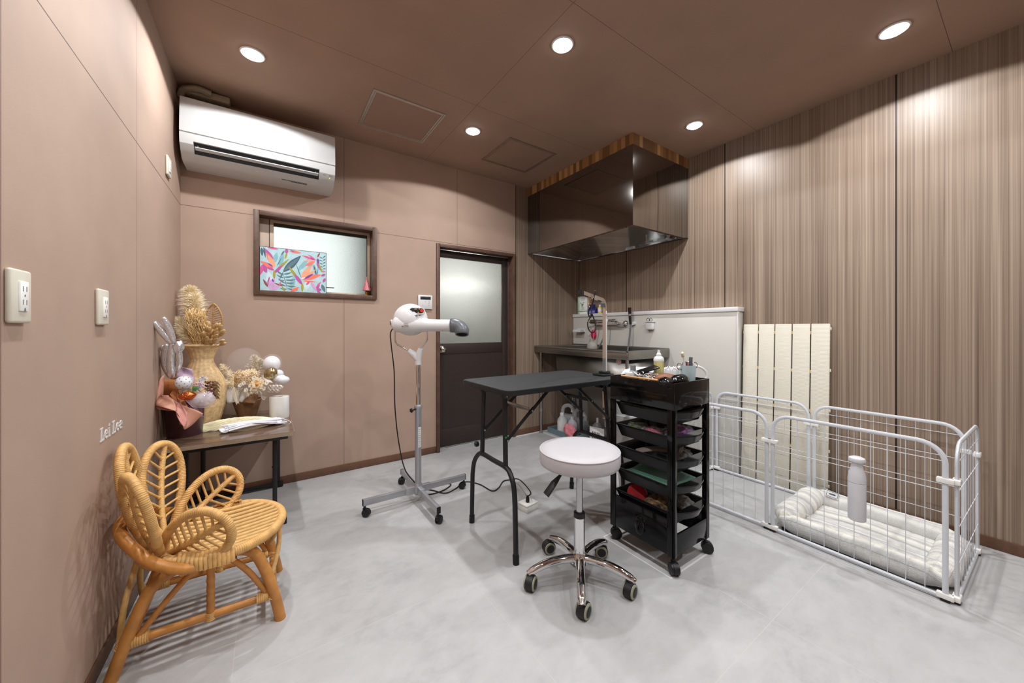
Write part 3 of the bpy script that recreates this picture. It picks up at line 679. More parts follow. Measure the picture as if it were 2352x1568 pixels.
# ================================================================ round stool
st = thing('rolling_stool', 'white padded rolling stool on a five-arm chrome base', 'stool', (1.237, 1.243, 0))
M_seat = mat('white_vinyl', (186, 183, 186), .42, var=.012, scale=8, bump=.06, bscale=300)
R = .191
MB().lathe([(0, .553), (R - .02, .553), (R - .004, .560), (R, .575), (R, .612), (R - .004, .622)], n=56).build('seat_band', M_seat, st, angle=60)
MB().lathe([(R - .004, .6225), (R - .014, .630), (R - .05, .636), (.06, .638), (0, .638)], n=56).build('seat_top', M_seat, st, angle=60)
pts = [(math.cos(2 * PI * k / 64) * (R - .003), math.sin(2 * PI * k / 64) * (R - .003), .622) for k in range(64)]
MB().tube(pts, .0032, n=8, closed=True).build('seat_piping', M_seat, st)
mb = MB(); mb.box((-.08, -.08, .535), (.08, .08, .553), .004); mb.cyl((0, 0, .50), (0, 0, .536), .028); mb.build('seat_plate', M_blk, st)
lv = MB(); la = V((-.93, .25, 0)).normalized()
lv.tube(spline([la * .02 + UPV * .522, la * .09 + UPV * .515, la * .12 + UPV * .50], 4), .005, n=8); lv.tube([la * .10 + UPV * .512, la * .135 + UPV * .478, la * .175 + UPV * .43], [.009, .022, .024], n=16, flat=.45); lv.build('height_lever', M_blk, st)
MB().cyl((0, 0, .30), (0, 0, .505), .0155, n=24).build('gas_piston', mat('brushed_piston', (190, 190, 192), .25, metal=1.), st)
MB().lathe([(.0, .325), (.018, .325), (.0265, .322), (.0275, .300), (.0, .300)], n=24).build('piston_collar', M_blk, st)
MB().lathe([(.0, .3), (.0255, .3), (.0255, .14), (.031, .125), (.04, .11), (.042, .085), (.03, .075), (0, .075)], n=32).build('column_sleeve', M_chrome, st)
M_tread = mat('grey_tread', (152, 152, 132), .6)
for k, ang in enumerate((159, -132.5, -60, 84, 13)):
    a = math.radians(ang); d = V((math.cos(a), math.sin(a), 0)); mb = MB()
    mb.tube(spline([d * .02 + UPV * .105, d * .07 + UPV * .108, d * .14 + UPV * .104, d * .20 + UPV * .090, d * .245 + UPV * .070, d * .252 + UPV * .066], 5), [.020] * 5 + [.020] * 5 + [.0195] * 5 + [.018] * 5 + [.015] * 6, n=16, flat=.95)
    mb.build('base_arm', M_chrome, st, angle=60)
    caster(st, d.x * .238, d.y * .238, a + (.9, 2.6, -1.9, 1.4, 2.2)[k], r=.0305, w=.05, stem=.006, off=.014, tread=M_tread, hw=.33)
# ================================================================ trolley
M_gl = mat('glossy_black_plastic', (9, 9, 10), .10, var=.02, spec=.36)
M_glr = mat('black_tray_plastic', (22, 22, 23), .3, var=.05)
tr = thing('salon_trolley', 'glossy black salon trolley with five open trays between stool and playpen', 'trolley', (1.7975, 1.195, 0))
hx, hy = .1675, .195; zt, zb = .932, .80
mb = MB(); t = .008
mb.box((-hx, -hy, zb), (-hx + t, hy, zt), .002); mb.box((hx - t, -hy, zb), (hx, hy, zt), .002)
mb.box((-hx + t, -hy, zb), (hx - t, -hy + t, zt), .002); mb.box((-hx + t, hy - t, zb), (hx - t, hy, zt), .002)
mb.box((-hx + t, -hy + t, .893), (hx - t, hy - t, .899))
mb.build('top_box', M_gl, tr)
mb = MB(); mb.box((-hx - .004, -hy + .03, .868), (-hx, hy - .02, .874), .001); mb.box((-hx - .003, -hy + .12, .826), (-hx, hy - .08, .829), .0008)
mb.box((-hx - .004, -hy + .004, .906), (-hx + .004, -hy + .034, .922), .002)
mb.build('top_rib', M_gl, tr)
for sx in (-1, 1):
    for sy in (-1, 1):
        x0, y0 = sx * hx, sy * hy
        mb = MB(); mb.box((min(x0, x0 - sx * .010), min(y0, y0 - sy * .036), .078), (max(x0, x0 - sx * .010), max(y0, y0 - sy * .036), zb), .002)
        mb.box((min(x0, x0 - sx * .030), min(y0, y0 - sy * .010), .078), (max(x0, x0 - sx * .030), max(y0, y0 - sy * .010), zb), .002)
        mb.build('corner_post', M_gl, tr)
mb = MB()
mb.box((-hx + .001, -hy + .036, .085), (-hx + .010, hy - .036, .262), .002); mb.box((hx - .010, -hy + .036, .085), (hx - .001, hy - .036, .262), .002)
mb.box((-hx + .03, -hy + .001, .085), (hx - .03, -hy + .010, .19), .002); mb.box((-hx + .03, hy - .010, .085), (hx - .03, hy - .001, .19), .002)
mb.build('lower_panel', M_gl, tr)
MB().ball((-hx, .0, .16), (.012, .030, .052), n=20, m=14).build('panel_boss', M_gl, tr)
for sx in (-1, 1):
    for sy in (-1, 1): caster(tr, sx * (hx - .018), sy * (hy - .014), {(-1, -1): -2.2, (-1, 1): -.6, (1, -1): -.9, (1, 1): .8}[(sx, sy)], r=.0285, w=.042, stem=.024, off=.010)
TRAYS = [.786, .664, .541, .416, .287]
def tray(z):
    mb = MB(); h = .072; ox, iy0, iy1 = .142, -.178, .168
    def rim(fx, y0, y1, zz, ins=0): return [(-fx + ins, y0 + ins, zz), (fx - ins, y0 + ins, zz), (fx - ins, y1 - ins, zz), (-fx + ins, y1 - ins, zz)]
    loops = [rim(ox + .008, iy0 - .008, iy1 + .006, z - .006), rim(ox + .008, iy0 - .008, iy1 + .006, z), rim(ox, iy0, iy1, z), rim(ox - .022, iy0 + .02, iy1 - .018, z - h + .003), rim(ox - .02, iy0 + .018, iy1 - .016, z - h), rim(ox + .002, iy0 - .002, iy1 + .002, z - .006)]
    vs = [p for l in loops for p in l]; fs = []
    for i in range(5):
        for j in range(4): fs.append((i * 4 + j, i * 4 + (j + 1) % 4, (i + 1) * 4 + (j + 1) % 4, (i + 1) * 4 + j))
    fs.append((12, 13, 14, 15)); fs.append((16, 17, 18, 19)); fs += [(j, (j + 1) % 4, 20 + (j + 1) % 4, 20 + j) for j in range(4)]
    mb.add(vs, fs)
    o = mb.build('tray', M_glr, tr, angle=25)
    # bowed handle lip that pokes out past the frame
    hb = MB(); n = 14; a, bq = [], []
    for i in range(n + 1):
        u = -1 + 2 * i / n; x = u * .126; y = -.186 - .042 * (1 - u * u)
        a.append((x, y)); bq.append((x, -.180))
    poly = a + bq[::-1]
    hb.prism(poly, z - .004, z + .003)
    vs = [(x, y, z - .004) for x, y in a] + [(x * .93, y * .86 - .02, z - .036) for x, y in a]
    hb.add(vs, [(i, i + 1, n + 2 + i, n + 1 + i) for i in range(n)])
    hb.build('tray_handle', M_gl, o, angle=30)
    # slide rail on each side
    for s in (-1, 1):
        MB().box((s * (ox + .0085) - .003, -.16, z - .010), (s * (ox + .0085) + .008 * (s > 0) - .005 * (s < 0) + .003, .16, z - .003), .001).build('slide_rail', M_gl, o)
    return o
for z in TRAYS: tray(z)
# things in the trays -------------------------------------------------
M_sinkst = mat('brushed_sink_steel', (150, 148, 143), .34, metal=1., var=.03, scale=8, stretch=(1, 30, 1))
M_bag = mat('clear_film', (235, 236, 240), .10, trans=.0, alpha=.12, var=0, spec=.8)
def crumple(c, r, seed, amp=.25, n=26, m=16, f=3.):
    mb = MB(); mb.ball((0, 0, 0), r, n=n, m=m); out = []
    for v in mb.v:
        p = V(v); q = V((p.x / r[0], p.y / r[1], p.z / r[2]))
        k = 1 + amp * (noise.noise(q * f * .5 + V((seed, 0, 0))) + .6 * noise.noise(q * f + V((0, seed, 0))) + .4 * noise.noise(q * f * 2.3 + V((0, 0, seed))))
        out.append((c[0] + p.x * k, c[1] + p.y * k, c[2] + p.z * k))
    mb.v = out; return mb
def bagged(name, label, cat, loc, r, cols, seed, film=True, amp=.3):
    t = thing(name, label, cat, loc)
    m = mat(name + '_' + str(seed), cols[0], .7, var=0, rgb2=cols[1], scale=45, bump=.3, bscale=90)
    crumple((0, 0, r[2] * .9), r, seed, amp).build('contents', m, t, angle=50)
    if film: crumple((0, 0, r[2] * .95), (r[0] * 1.14, r[1] * 1.14, r[2] * 1.12), seed + 5, amp * 1.5, n=30, m=18, f=4.5).build('bag_film', M_bag, t, angle=25)
    return t
OX, OY = 1.7975, 1.195
bagged('bow_bag', 'clear bag of purple bows in the second tray from the top', 'bag', (OX + .035, OY - .105, TRAYS[1] - .062), (.082, .058, .038), ((126, 52, 140), (190, 130, 206)), 3)
bagged('bow_bag', 'clear bag of red and pink bows behind the purple one', 'bag', (OX - .06, OY - .01, TRAYS[1] - .062), (.055, .05, .03), ((150, 30, 54), (214, 120, 150)), 9)
bagged('bow_bag', 'clear bag of dark red and green bows at the back of that tray', 'bag', (OX - .055, OY + .10, TRAYS[1] - .062), (.05, .05, .03), ((90, 24, 30), (80, 150, 70)), 14)
bagged('packet', 'grey packets stuffed in the front of the third tray', 'packet', (OX + .05, OY - .10, TRAYS[2] - .064), (.055, .055, .036), ((74, 74, 74), (170, 170, 168)), 21)
mb = MB(); mb.tube(spline([(-.06, .05, .03), (-.02, .0, .05), (.05, -.05, .048), (.09, -.09, .035)], 6), .03, n=14, flat=.5)
tag(mb.build('brush', mat('grey_paddle', (128, 120, 112), .6)), 'grey and white paddle shape lying in the third tray', 'brush', (OX - .05, OY + .01, TRAYS[2] - .052))
mb = MB(); mb.tube([(0, 0, 0), (.022, -.01, .085)], .012, n=4, flat=.2); tag(mb.build('paper_tag', mat('paper_white', (214, 212, 206), .6)), 'white printed tag sticking up out of the third tray', 'tag', (OX + .02, OY - .115, TRAYS[2] - .012))
mb = MB(); mb.grid(lambda a, c: V((-.128 + .215 * a, -.165 + .29 * c - .0 * a, .006 * math.sin(a * 6 + c * 3))), 12, 12)
tag(mb.build('rubber_sheet', mat('mint_sheet', (92, 140, 120), .55, var=.04, scale=10), solid=.004), 'mint green sheet laid across the fourth tray', 'sheet', (OX, OY, TRAYS[3] - .008), rot=(0, -.03, 0))
mb = MB(); mb.lathe([(0, .0), (.045, .0), (.055, .01), (.055, .03), (.045, .04), (0, .04)], n=26)
tag(mb.build('round_pouch', mat('watermelon_red', (176, 34, 40), .55, var=.1, scale=30)), 'round red dotted pouch at the back of the lowest tray', 'pouch', (OX - .065, OY + .095, TRAYS[4] - .03), rot=(.9, .0, -.65))
bagged('cloth', 'dark and tan printed cloth bundled in the lowest tray', 'cloth', (OX - .04, OY - .035, TRAYS[4] - .064), (.08, .075, .036), ((36, 32, 30), (170, 136, 96)), 33, film=False)
bagged('cloth', 'pale grey cloth at the front of the lowest tray', 'cloth', (OX + .068, OY - .10, TRAYS[4] - .064), (.055, .06, .035), ((110, 110, 108), (176, 174, 170)), 41, film=False)
# things on top ------------------------------------------------------
ZT = .8995
t = thing('oil_bottle', 'clear bottle of pale yellow oil with a white nozzle on the trolley', 'bottle', (1.885, 1.250, ZT))
MB().lathe([(0, 0), (.027, 0), (.0285, .004), (.0285, .112), (.027, .116), (0, .116)], n=28).build('bottle_body', mat('yellow_oil', (206, 194, 128), .1, trans=.45, var=.01, spec=.6), t)
MB().lathe([(.0288, .112), (.029, .118), (.027, .130), (.020, .138), (.014, .140), (.014, .152), (.010, .156), (.0075, .165), (.0065, .176), (0, .177)], n=26).build('nozzle_cap', M_white, t)
mb = MB()
for k in range(4): mb.box((-.0165 + .0015 * k, -.0286 - .0006, .036 + k * .008), (.012 - .003 * k, -.0282, .038 + k * .008), 0, Matrix.Rotation(-.65, 4, 'Z'))
mb.build('label_print', mat('tan_print', (178, 140, 100), .6), t)
t = thing('tool_cup', 'frosted plastic cup holding scissors and combs at the trolley front', 'cup', (1.872, 1.066, ZT))
M_cup = mat('frosted_cup', (196, 214, 220), .35, alpha=.62, var=.02, spec=.4)
MB().lathe([(0, .001), (.031, .001), (.034, .004), (.0385, .104), (.0365, .104), (.032, .006), (0, .004)], n=30).build('cup_body', M_cup, t)
def cup_item(name, mb, m, label, cat): tag(mb.build(name, m), label, cat, (1.872, 1.066, ZT))
def scissors(mb, a, tilt, z0, h):
    R2 = Matrix.Rotation(a, 4, 'Z') @ Matrix.Rotation(tilt, 4, 'Y')
    def q(x, y, z): return R2 @ V((x, y, z))
    for s in (-1, 1):
        mb.tube([q(s * .010, 0, h), q(-s * .004, s * .002, z0)], [.0035, .0022], n=6)
        mb.tube([q(s * .016 + .0145 * math.cos(k * PI / 9), 0, h + .016 + .0165 * math.sin(k * PI / 9)) for k in range(18)], .0026, n=6, closed=True)
    return mb
cup_item('scissors', scissors(MB(), -.56, -.30, .02, .09), M_chrome, 'silver scissors leaning left out of the frosted tool cup', 'scissors')
cup_item('scissors', scissors(MB(), -.4, .24, .02, .093), M_chrome, 'silver scissors leaning right out of the frosted tool cup', 'scissors')
Mq = Matrix.Rotation(-.6, 4, 'Z')
mb = MB(); mb.box((-.004, -.002, .012), (.016, .0015, .148), .002, Mq @ Matrix.Rotation(.06, 4, 'Y')); mb.add([], [])
cup_item('comb', mb, mat('grey_comb', (84, 86, 92), .4), 'dark grey comb standing upright in the frosted tool cup', 'comb')
mb = MB(); mb.tube(spline([(-.004, .01, .012), (-.018, .008, .09), (-.028, .012, .16), (-.036, .012, .175)], 6), .0042, n=8)
tb = mb.build('toothbrush', M_white); tag(tb, 'white toothbrush standing in the frosted tool cup', 'toothbrush', (1.872, 1.066, ZT))
mb = MB(); mb.box((-.012, -.006, -.012), (.0, .006, .012), .001, Matrix.Translation((-.036, .006, .163)) @ Matrix.Rotation(-.4, 4, 'Y')); mb.build('bristles', mat('cream_bristle', (206, 194, 160), .8), tb)
mb = MB(); mb.box((-.016, -.008, .01), (-.006, -.004, .122), .001, Mq); cup_item('file', mb, mat('maroon_plastic', (110, 50, 52), .5), 'thin maroon file in the frosted tool cup', 'file')
mb = MB(); mb.box((-.012, .004, .006), (.02, .008, .10), .002, Mq); cup_item('card', mb, mat('teal_card', (110, 196, 190), .5), 'teal strip showing through the frosted tool cup', 'strip')
t = thing('swab_pack', 'clear pack of white cotton swabs behind the tool cup', 'swab pack', (1.868, 1.160, ZT))
M_swab = mat('cotton_swab', (238, 238, 236), .9)
for k in range(18):
    a = 2 * PI * k / 18; rr = .034 if k % 3 else .02
    mb = MB(); x, y = rr * math.cos(a), rr * math.sin(a); mb.tube([(x, y, .006), (x, y, .07)], .0016, n=6); mb.ball((x, y, .076 + .006 * (k % 3 == 0)), (.0032, .0032, .008), n=8, m=6); mb.build('swab', M_swab, t)
MB().lathe([(0, .001), (.04, .001), (.041, .004), (.041, .072), (.0395, .072), (.0395, .004)], n=30).build('pack_tub', mat('clear_tub', (232, 234, 236), .15, alpha=.35, var=0), t)
t = thing('cream_jar', 'small clear jar with a white lid at the left of the trolley top', 'jar', (1.733, 1.335, ZT))
MB().lathe([(0, 0), (.024, 0), (.025, .003), (.025, .032), (0, .032)], n=26).build('jar_body', mat('clear_jar', (206, 208, 206), .15, alpha=.6, var=0), t)
MB().lathe([(.0262, .030), (.0262, .046), (.025, .049), (0, .049)], n=26).build('jar_lid', M_white, t)
t = thing('small_bottle', 'small clear bottle with a grey cap behind the white lidded jar', 'bottle', (1.785, 1.352, ZT))
MB().box((-.02, -.013, 0), (.02, .013, .055), .004).build('bottle_body', mat('clear_pale_blue', (196, 212, 220), .12, alpha=.6, var=0), t)
MB().cyl((0, 0, .055), (0, 0, .084), .0165, .015).build('bottle_cap', mat('grey_cap', (120, 120, 116), .4), t)
tag(MB().box((-.058, -.03, -.005), (.058, .03, .005), .004).build('smartphone', mat('phone_black', (18, 18, 20), .25)), 'black slab shaped phone resting on the heap of clips', 'phone', (1.80, 1.262, .967), rot=(.12, -.28, -.5))
tag(MB().cyl((0, 0, 0), (.002, -.225, 0), .0052, n=12).build('wooden_stick', mat('light_bamboo', (196, 150, 92), .5, var=.06)), 'light wooden stick lying along the left rim of the trolley', 'stick', (1.6385, 1.318, .9378))
M_lth = mat('brown_leather', (122, 70, 38), .45, var=.12, scale=40, bump=.1)
t = thing('leather_pouch', 'brown leather pouch with a snap on the trolley top', 'pouch', (1.745, 1.115, ZT), -.5)
crumple((0, 0, .032), (.066, .034, .032), 51, .16, f=2).build('pouch_body', M_lth, t); MB().ball((.024, -.03, .022), (.006, .003, .006), n=12, m=8).build('snap', mat('copper_snap', (196, 150, 110), .3, metal=1.), t)
mb = MB(); mb.tube(spline([(.055, 0, .03), (.078, -.005, .034), (.088, -.006, .015), (.08, -.006, .004)], 5), .006, n=8, flat=.4); mb.build('pouch_strap', M_lth, t)
for i, (x, y, r2, lb) in enumerate(((1.675, 1.068, (.056, .036, .026), 'glossy black scissor case at the near corner of the trolley top'), (1.765, 1.045, (.06, .038, .03), 'glossy black scissor case beside the tool cup'))):
    tag(crumple((0, 0, r2[2] * 1.0), r2, 60 + i, .14, f=1.6).build('scissor_case', mat('black_patent', (10, 10, 11), .15)), lb, 'case', (x, y, ZT + .004))
for i in range(44):
    x = random.uniform(1.668, 1.79); y = random.uniform(1.16, 1.29); z = ZT + .006 + random.uniform(0, .055) * (1 - abs(y - 1.235) / .09 * .7)
    mb = MB(); mb.tube(spline([(-.024, 0, 0), (0, .002, .004), (.02, 0, 0), (.027, 0, .004), (.02, 0, .008), (0, -.002, .005), (-.02, 0, .004)], 3), .0022, n=6)
    o = mb.build('hair_clip', mat('clip_rose', (186, 128, 96), .25, metal=1.) if i % 5 == 0 else mat('bright_clip_metal', (236, 236, 238), .28, metal=.75))
    tag(o, 'small shiny metal clip in the heap on the trolley top', 'clip', (x, y, z), rot=(random.uniform(-.6, .6), random.uniform(-.5, .5), random.uniform(0, 6.3)), group='metal clips heaped on the trolley top')

# white lidded bin behind the trolley
bn = thing('plastic_bin', 'white plastic bin with a rounded lid, half hidden behind the black trolley', 'bin', (2.16, 1.50, 0), -.6)
M_bin = mat('white_bin_plastic', (226, 230, 234), .35, var=.01)
MB().lathe([(0, 0), (.19, 0), (.2, .01), (.245, .60), (.25, .615), (.245, .62), (0, .62)], n=40, sy=.45).build('bin_body', M_bin, bn)
mb = MB(); prof = [(.235, .62), (.24, .64), (.24, .70), (.236, .80), (.215, .87), (.17, .92), (.09, .936), (0, .938)]; mb.lathe(prof, n=40, sy=.42); mb.build('bin_lid', M_bin, bn)
MB().tube(spline([(.18, .0, .835), (.33, .0, .842), (.385, .0, .862), (.375, .0, .915), (.30, .0, .945), (.13, .0, .925)], 6), .0085, n=10).build('bin_handle', M_white, bn)

# ================================================================ splash panel and sink
M_pan = mat('white_splash_panel', (202, 200, 193), .28, var=.008, scale=4)
px0, py0, pz = 3.172, 1.39, 1.378
pn = thing('splash_panel', 'white splash panel with a ledge behind the sink, along the wood wall', 'splash panel', (px0, py0, 0))
MB().box((0, .003, 0), (XR - px0 - .001, YB - py0 - .001, pz - .036), .002).build('panel_board', M_pan, pn)
MB().box((-.012, -.008, pz - .036), (XR - px0 - .001, YB - py0 - .001, pz), .003).build('ledge', M_white, pn)
MB().box((-.005, -.004, 0), (.028, .003, pz - .036), .002).build('edge_trim', M_white, pn)
sk = thing('wash_sink', 'deep stainless steel wash sink on tall legs in the back right corner', 'sink', (2.56, 1.99, 0))
sx, sy = 3.166 - 2.56, YB - .004 - 1.99; sz = 1.004
mb = MB(); b0, b1, c0, c1, bz = .045, sx - .05, .05, sy - .30, .50
mb.box((0, 0, sz - .006), (b0, sy, sz)); mb.box((b1, 0, sz - .006), (sx, sy, sz)); mb.box((b0, 0, sz - .006), (b1, c0, sz)); mb.box((b0, c1, sz - .006), (b1, sy, sz))
mb.build('rim', M_sinkst, sk)
mb = MB()
mb.tube([(0.004, 0.01, sz - .012), (.004, sy, sz - .012)], .016, n=16); mb.box((-.008, .0, sz - .075), (.004, sy, sz - .012), .003)
mb.build('front_roll', M_sinkst, sk)
mb = MB(); mb.box((.0, -.004, sz - .075), (sx, .004, sz + .004), .002); mb.build('side_apron', M_sinkst, sk)
MB().box((sx - .012, 0, sz), (sx, sy, sz + .012), .002).build('back_lip', M_sinkst, sk)
mb = MB()
top = [(b0, c0, sz), (b1, c0, sz), (b1, c1, sz), (b0, c1, sz)]; bot = [(b0 + .03, c0 + .03, bz), (b1 - .03, c0 + .03, bz), (b1 - .03, c1 - .03, bz), (b0 + .03, c1 - .03, bz)]
mb.add(top + bot, [(j, (j + 1) % 4, (j + 1) % 4 + 4, j + 4) for j in range(4)] + [(4, 5, 6, 7)])
mb.build('basin', M_sinkst, sk, solid=.003)
MB().lathe([(0, .003), (.028, .003), (.030, 0)], M=frame((b0 + .006, .14, .905), (-1, 0, 0)), n=24).build('round_sticker', mat('pale_pink_sticker', (206, 176, 170), .5), sk)
for lx, ly in ((.05, .05), (.05, sy - .05), (sx - .06, .05), (sx - .06, sy - .05)):
    lg = MB().cyl((lx, ly, .02), (lx, ly, sz - .006), .015, n=16).build('leg', M_steel, sk)
    MB().lathe([(0, 0), (.021, 0), (.021, .012), (.017, .03), (.0, .03)], c=(lx, ly, 0), n=16).build('foot', M_zinc, lg)
    MB().cyl((lx, ly, .25), (lx, ly, .285), .0185, n=16).build('collar', M_zinc, lg)
mb = MB(); mb.cyl((.3, .5, .30), (.3, .5, bz), .03); mb.tube(spline([(.3, .5, .31), (.3, .5, .22), (.38, .55, .18), (.5, .6, .20), (.58, .62, .22)], 5), .022, n=12); mb.build('drain_trap', M_zinc, sk)
# plug chain and pink sponge hook
WX = px0 - .0005
def wall_at(y, z): return (WX, y, z)
fc = thing('shower_faucet', 'chrome mixer faucet on the splash panel over the sink', 'faucet', wall_at(2.70, 1.27))
mb = MB(); mb.cyl((-.075, .21, .01), (-.075, -.13, .01), .021, n=20); mb.build('mixer_body', M_chrome, fc)
MB().cyl((-.075, .225, .01), (-.075, .13, .01), .0245, n=20).build('thermostat_dial', mat('dull_chrome', (150, 144, 138), .25, metal=1.), fc)
MB().cyl((-.075, -.04, .01), (-.075, .01, .01), .0225, n=20).build('white_band', M_white, fc)
MB().cyl((-.075, -.09, .01), (-.075, -.14, .01), .026, n=18).build('flow_handle', M_chrome, fc)
MB().tube(spline([(-.075, -.12, .0), (-.065, -.15, -.015), (-.04, -.19, -.02), (-.016, -.203, -.02)], 5), .013, n=14).build('union_arm', M_chrome, fc)
MB().lathe([(0, .03), (.02, .028), (.036, .014), (.040, 0)], M=frame((0, -.205, -.02), (-1, 0, 0)), n=28).build('wall_flange', M_chrome, fc)
MB().tube(spline([(-.075, .16, -.01), (-.075, .16, -.04), (-.13, .165, -.055), (-.17, .17, -.06), (-.178, .17, -.075)], 5), .0095, n=12).build('spout', M_chrome, fc)
hose = [(-.075, -.0, -.01), (-.08, -.0, -.06), (-.09, .01, -.14), (-.105, .05, -.24), (-.12, .10, -.31)]
MB().tube(spline(hose, 6), .009, n=12).build('outlet_hose', mat('grey_hose', (120, 124, 130), .35, metal=.4), fc)
sh = thing('hand_shower', 'black hand shower in a white wall holder with a grey hose', 'shower', wall_at(2.405, 1.28))
MB().lathe([(.0, .03), (.018, .03), (.020, .015), (.020, 0)], M=frame((0, -.02, -.025), (-1, 0, 0)), n=20).build('wall_holder', M_white, sh)
MB().tube([(-.04, 0, -.035), (-.045, 0, .02), (-.05, 0, .075), (-.055, 0, .14)], [.012, .0145, .014, .018], n=16).build('shower_handle', M_black, sh)
mb = MB(); mb.cyl((-.0485, 0, .055), (-.05, 0, .075), .0155, n=16); mb.build('chrome_ring', M_chrome, sh)
MB().tube(spline([(-.04, 0, -.035), (-.045, .0, -.10), (-.055, .005, -.2), (-.07, .01, -.30), (-.09, .02, -.36)], 6), .0085, n=12).build('shower_hose', mat('grey_hose', (120, 124, 130), .35, metal=.4), sh)
tag(MB().box((-.08, -.065, 0), (0, .065, .004), .001).box((-.08, -.065, .004), (-.076, .065, .022)).box((-.076, -.065, .004), (0, -.062, .03)).box((-.076, .062, .004), (0, .065, .03)).box((-.003, -.062, .004), (0, .062, .045)).build('soap_tray', mat('translucent_tray', (226, 230, 232), .25, alpha=.75, var=0)), 'clear plastic soap tray on the splash panel near the corner', 'soap tray', wall_at(3.155, 1.158))
tag(MB().box((-.018, -.04, 0), (.018, .04, .012), .003).build('brush', mat('coral_plastic', (214, 120, 104), .5)), 'coral and black nail brush in the clear soap tray', 'brush', (WX - .03, 3.13, 1.1622))
t = thing('sponge', 'hot pink oval sponge hanging on the splash panel', 'sponge', wall_at(2.935, 1.135))
MB().ball((-.024, 0, 0), (.022, .036, .053), n=26, m=18).build('sponge_body', mat('hot_pink', (232, 20, 96), .7, var=.05, bump=.3), t)
mb = MB(); mb.box((-.004, .015, .035), (0, .035, .085), .001); mb.tube([(-.004, .025, .07), (-.014, .022, .05)], .003); mb.build('hook', M_white, t)
t = thing('plug_chain', 'white plug chain hanging on the splash panel beside the pink sponge', 'chain', wall_at(3.02, 1.10))
MB().tube(spline([(-.006, 0, .02), (-.012, -.01, -.02), (-.01, 0, -.06), (-.02, .01, -.10)], 5), .004, n=6).build('chain', M_white, t)
MB().box((-.012, -.012, .015), (0, .012, .04), .003).build('hook', M_white, t)
t = thing('scissors_holder', 'white plastic pocket holding scissors on the splash panel', 'holder', wall_at(2.185, 1.235))
mb = MB(); mb.box((-.045, -.038, -.045), (0, .038, .03), .008); mb.build('pocket', M_white, t)
MB().box((-.056, -.046, .030), (0, .046, .038), .003).build('pocket_rim', M_white, t)
tag(scissors(MB(), PI / 2, 0, -.05, .0).build('scissors', M_black), 'black handled scissors in the white wall pocket', 'scissors', (WX - .025, 2.19, 1.272))
t = thing('ladle', 'clear round ladle hanging from the faucet spout into the sink', 'ladle', (WX - .19, 2.78, 1.0))
MB().tube([(0.01, .0, .20), (-.005, .0, .06), (-.01, 0, .0)], .0035, n=6).build('handle', M_chrome, t)
mb = MB(); mb.ball((-.02, 0, .0), (.05, .065, .06), n=24, m=14); mb.build('bowl', mat('clear_bowl', (200, 196, 188), .2, alpha=.55, var=0), t)
# on the ledge
LZ = pz + .0005
t = thing('supplement_box', 'white carton with green stripes and a leaf mark on the ledge', 'box', (3.216, 3.15, LZ), .18)
MB().box((-.035, -.068, 0), (.035, .068, .215), .001).build('carton', mat('carton_white', (232, 234, 230), .5), t)
M_gr = mat('carton_green', (40, 120, 62), .5); mb = MB(); mb.box((-.0356, .048, 0), (-.0348, .058, .215)); mb.box((-.0356, -.068, .03), (-.0348, .068, .037)); mb.build('green_stripe', M_gr, t)
mb = MB()
for k in range(9):
    a = k * 2.4; c = V((-.0356, .0 + .004 * k - .014, .115 + .018 * math.sin(k * 1.7))); mb.strip([c, c + V((0, .012 * math.cos(a), .012 * math.sin(a))), c + V((0, .022 * math.cos(a), .022 * math.sin(a)))], [.001, .005, .0006], (1, 0, 0))
mb.build('leaf_mark', M_gr, t)
mb = MB()
for k, (z, wd) in enumerate(((.19, .05), (.180, .07), (.168, .06), (.075, .05), (.066, .03), (.055, .045))): mb.box((-.0356, -.005 - wd / 2, z), (-.0348, -.005 + wd / 2, z + .003))
mb.build('carton_print', M_ink, t)
t = thing('small_carton', 'deep blue carton on the ledge behind the grooming loop', 'box', (3.215, 3.00, LZ)); MB().box((-.03, -.06, 0), (.03, .06, .06), .001).build('carton', mat('deep_blue', (52, 44, 130), .45), t)
MB().box((-.0306, -.05, .008), (-.0298, .05, .035)).build('carton_band', mat('lilac', (130, 130, 190), .5), t)
tag(MB().box((-.02, -.03, 0), (.02, .03, .05), .002).build('small_carton', mat('ink_blue', (34, 36, 110), .45)), 'small ink blue carton stacked on the deep blue carton', 'box', (3.215, 3.015, LZ + .0605))
t = thing('essence_bottle', 'small bottle with a yellow label and white cap on the ledge', 'bottle', (3.200, 2.885, LZ)); MB().lathe([(0, 0), (.022, 0), (.023, .003), (.023, .062), (.018, .07), (.01, .074), (0, .074)], n=20).build('bottle_body', mat('yellow_label', (216, 196, 84), .4), t)
MB().cyl((0, 0, .074), (0, 0, .10), .0115, n=16).build('cap', M_white, t); MB().lathe([(.0234, .02), (.0234, .055)], n=20).build('label', mat('label_paper', (222, 222, 220), .6), t)

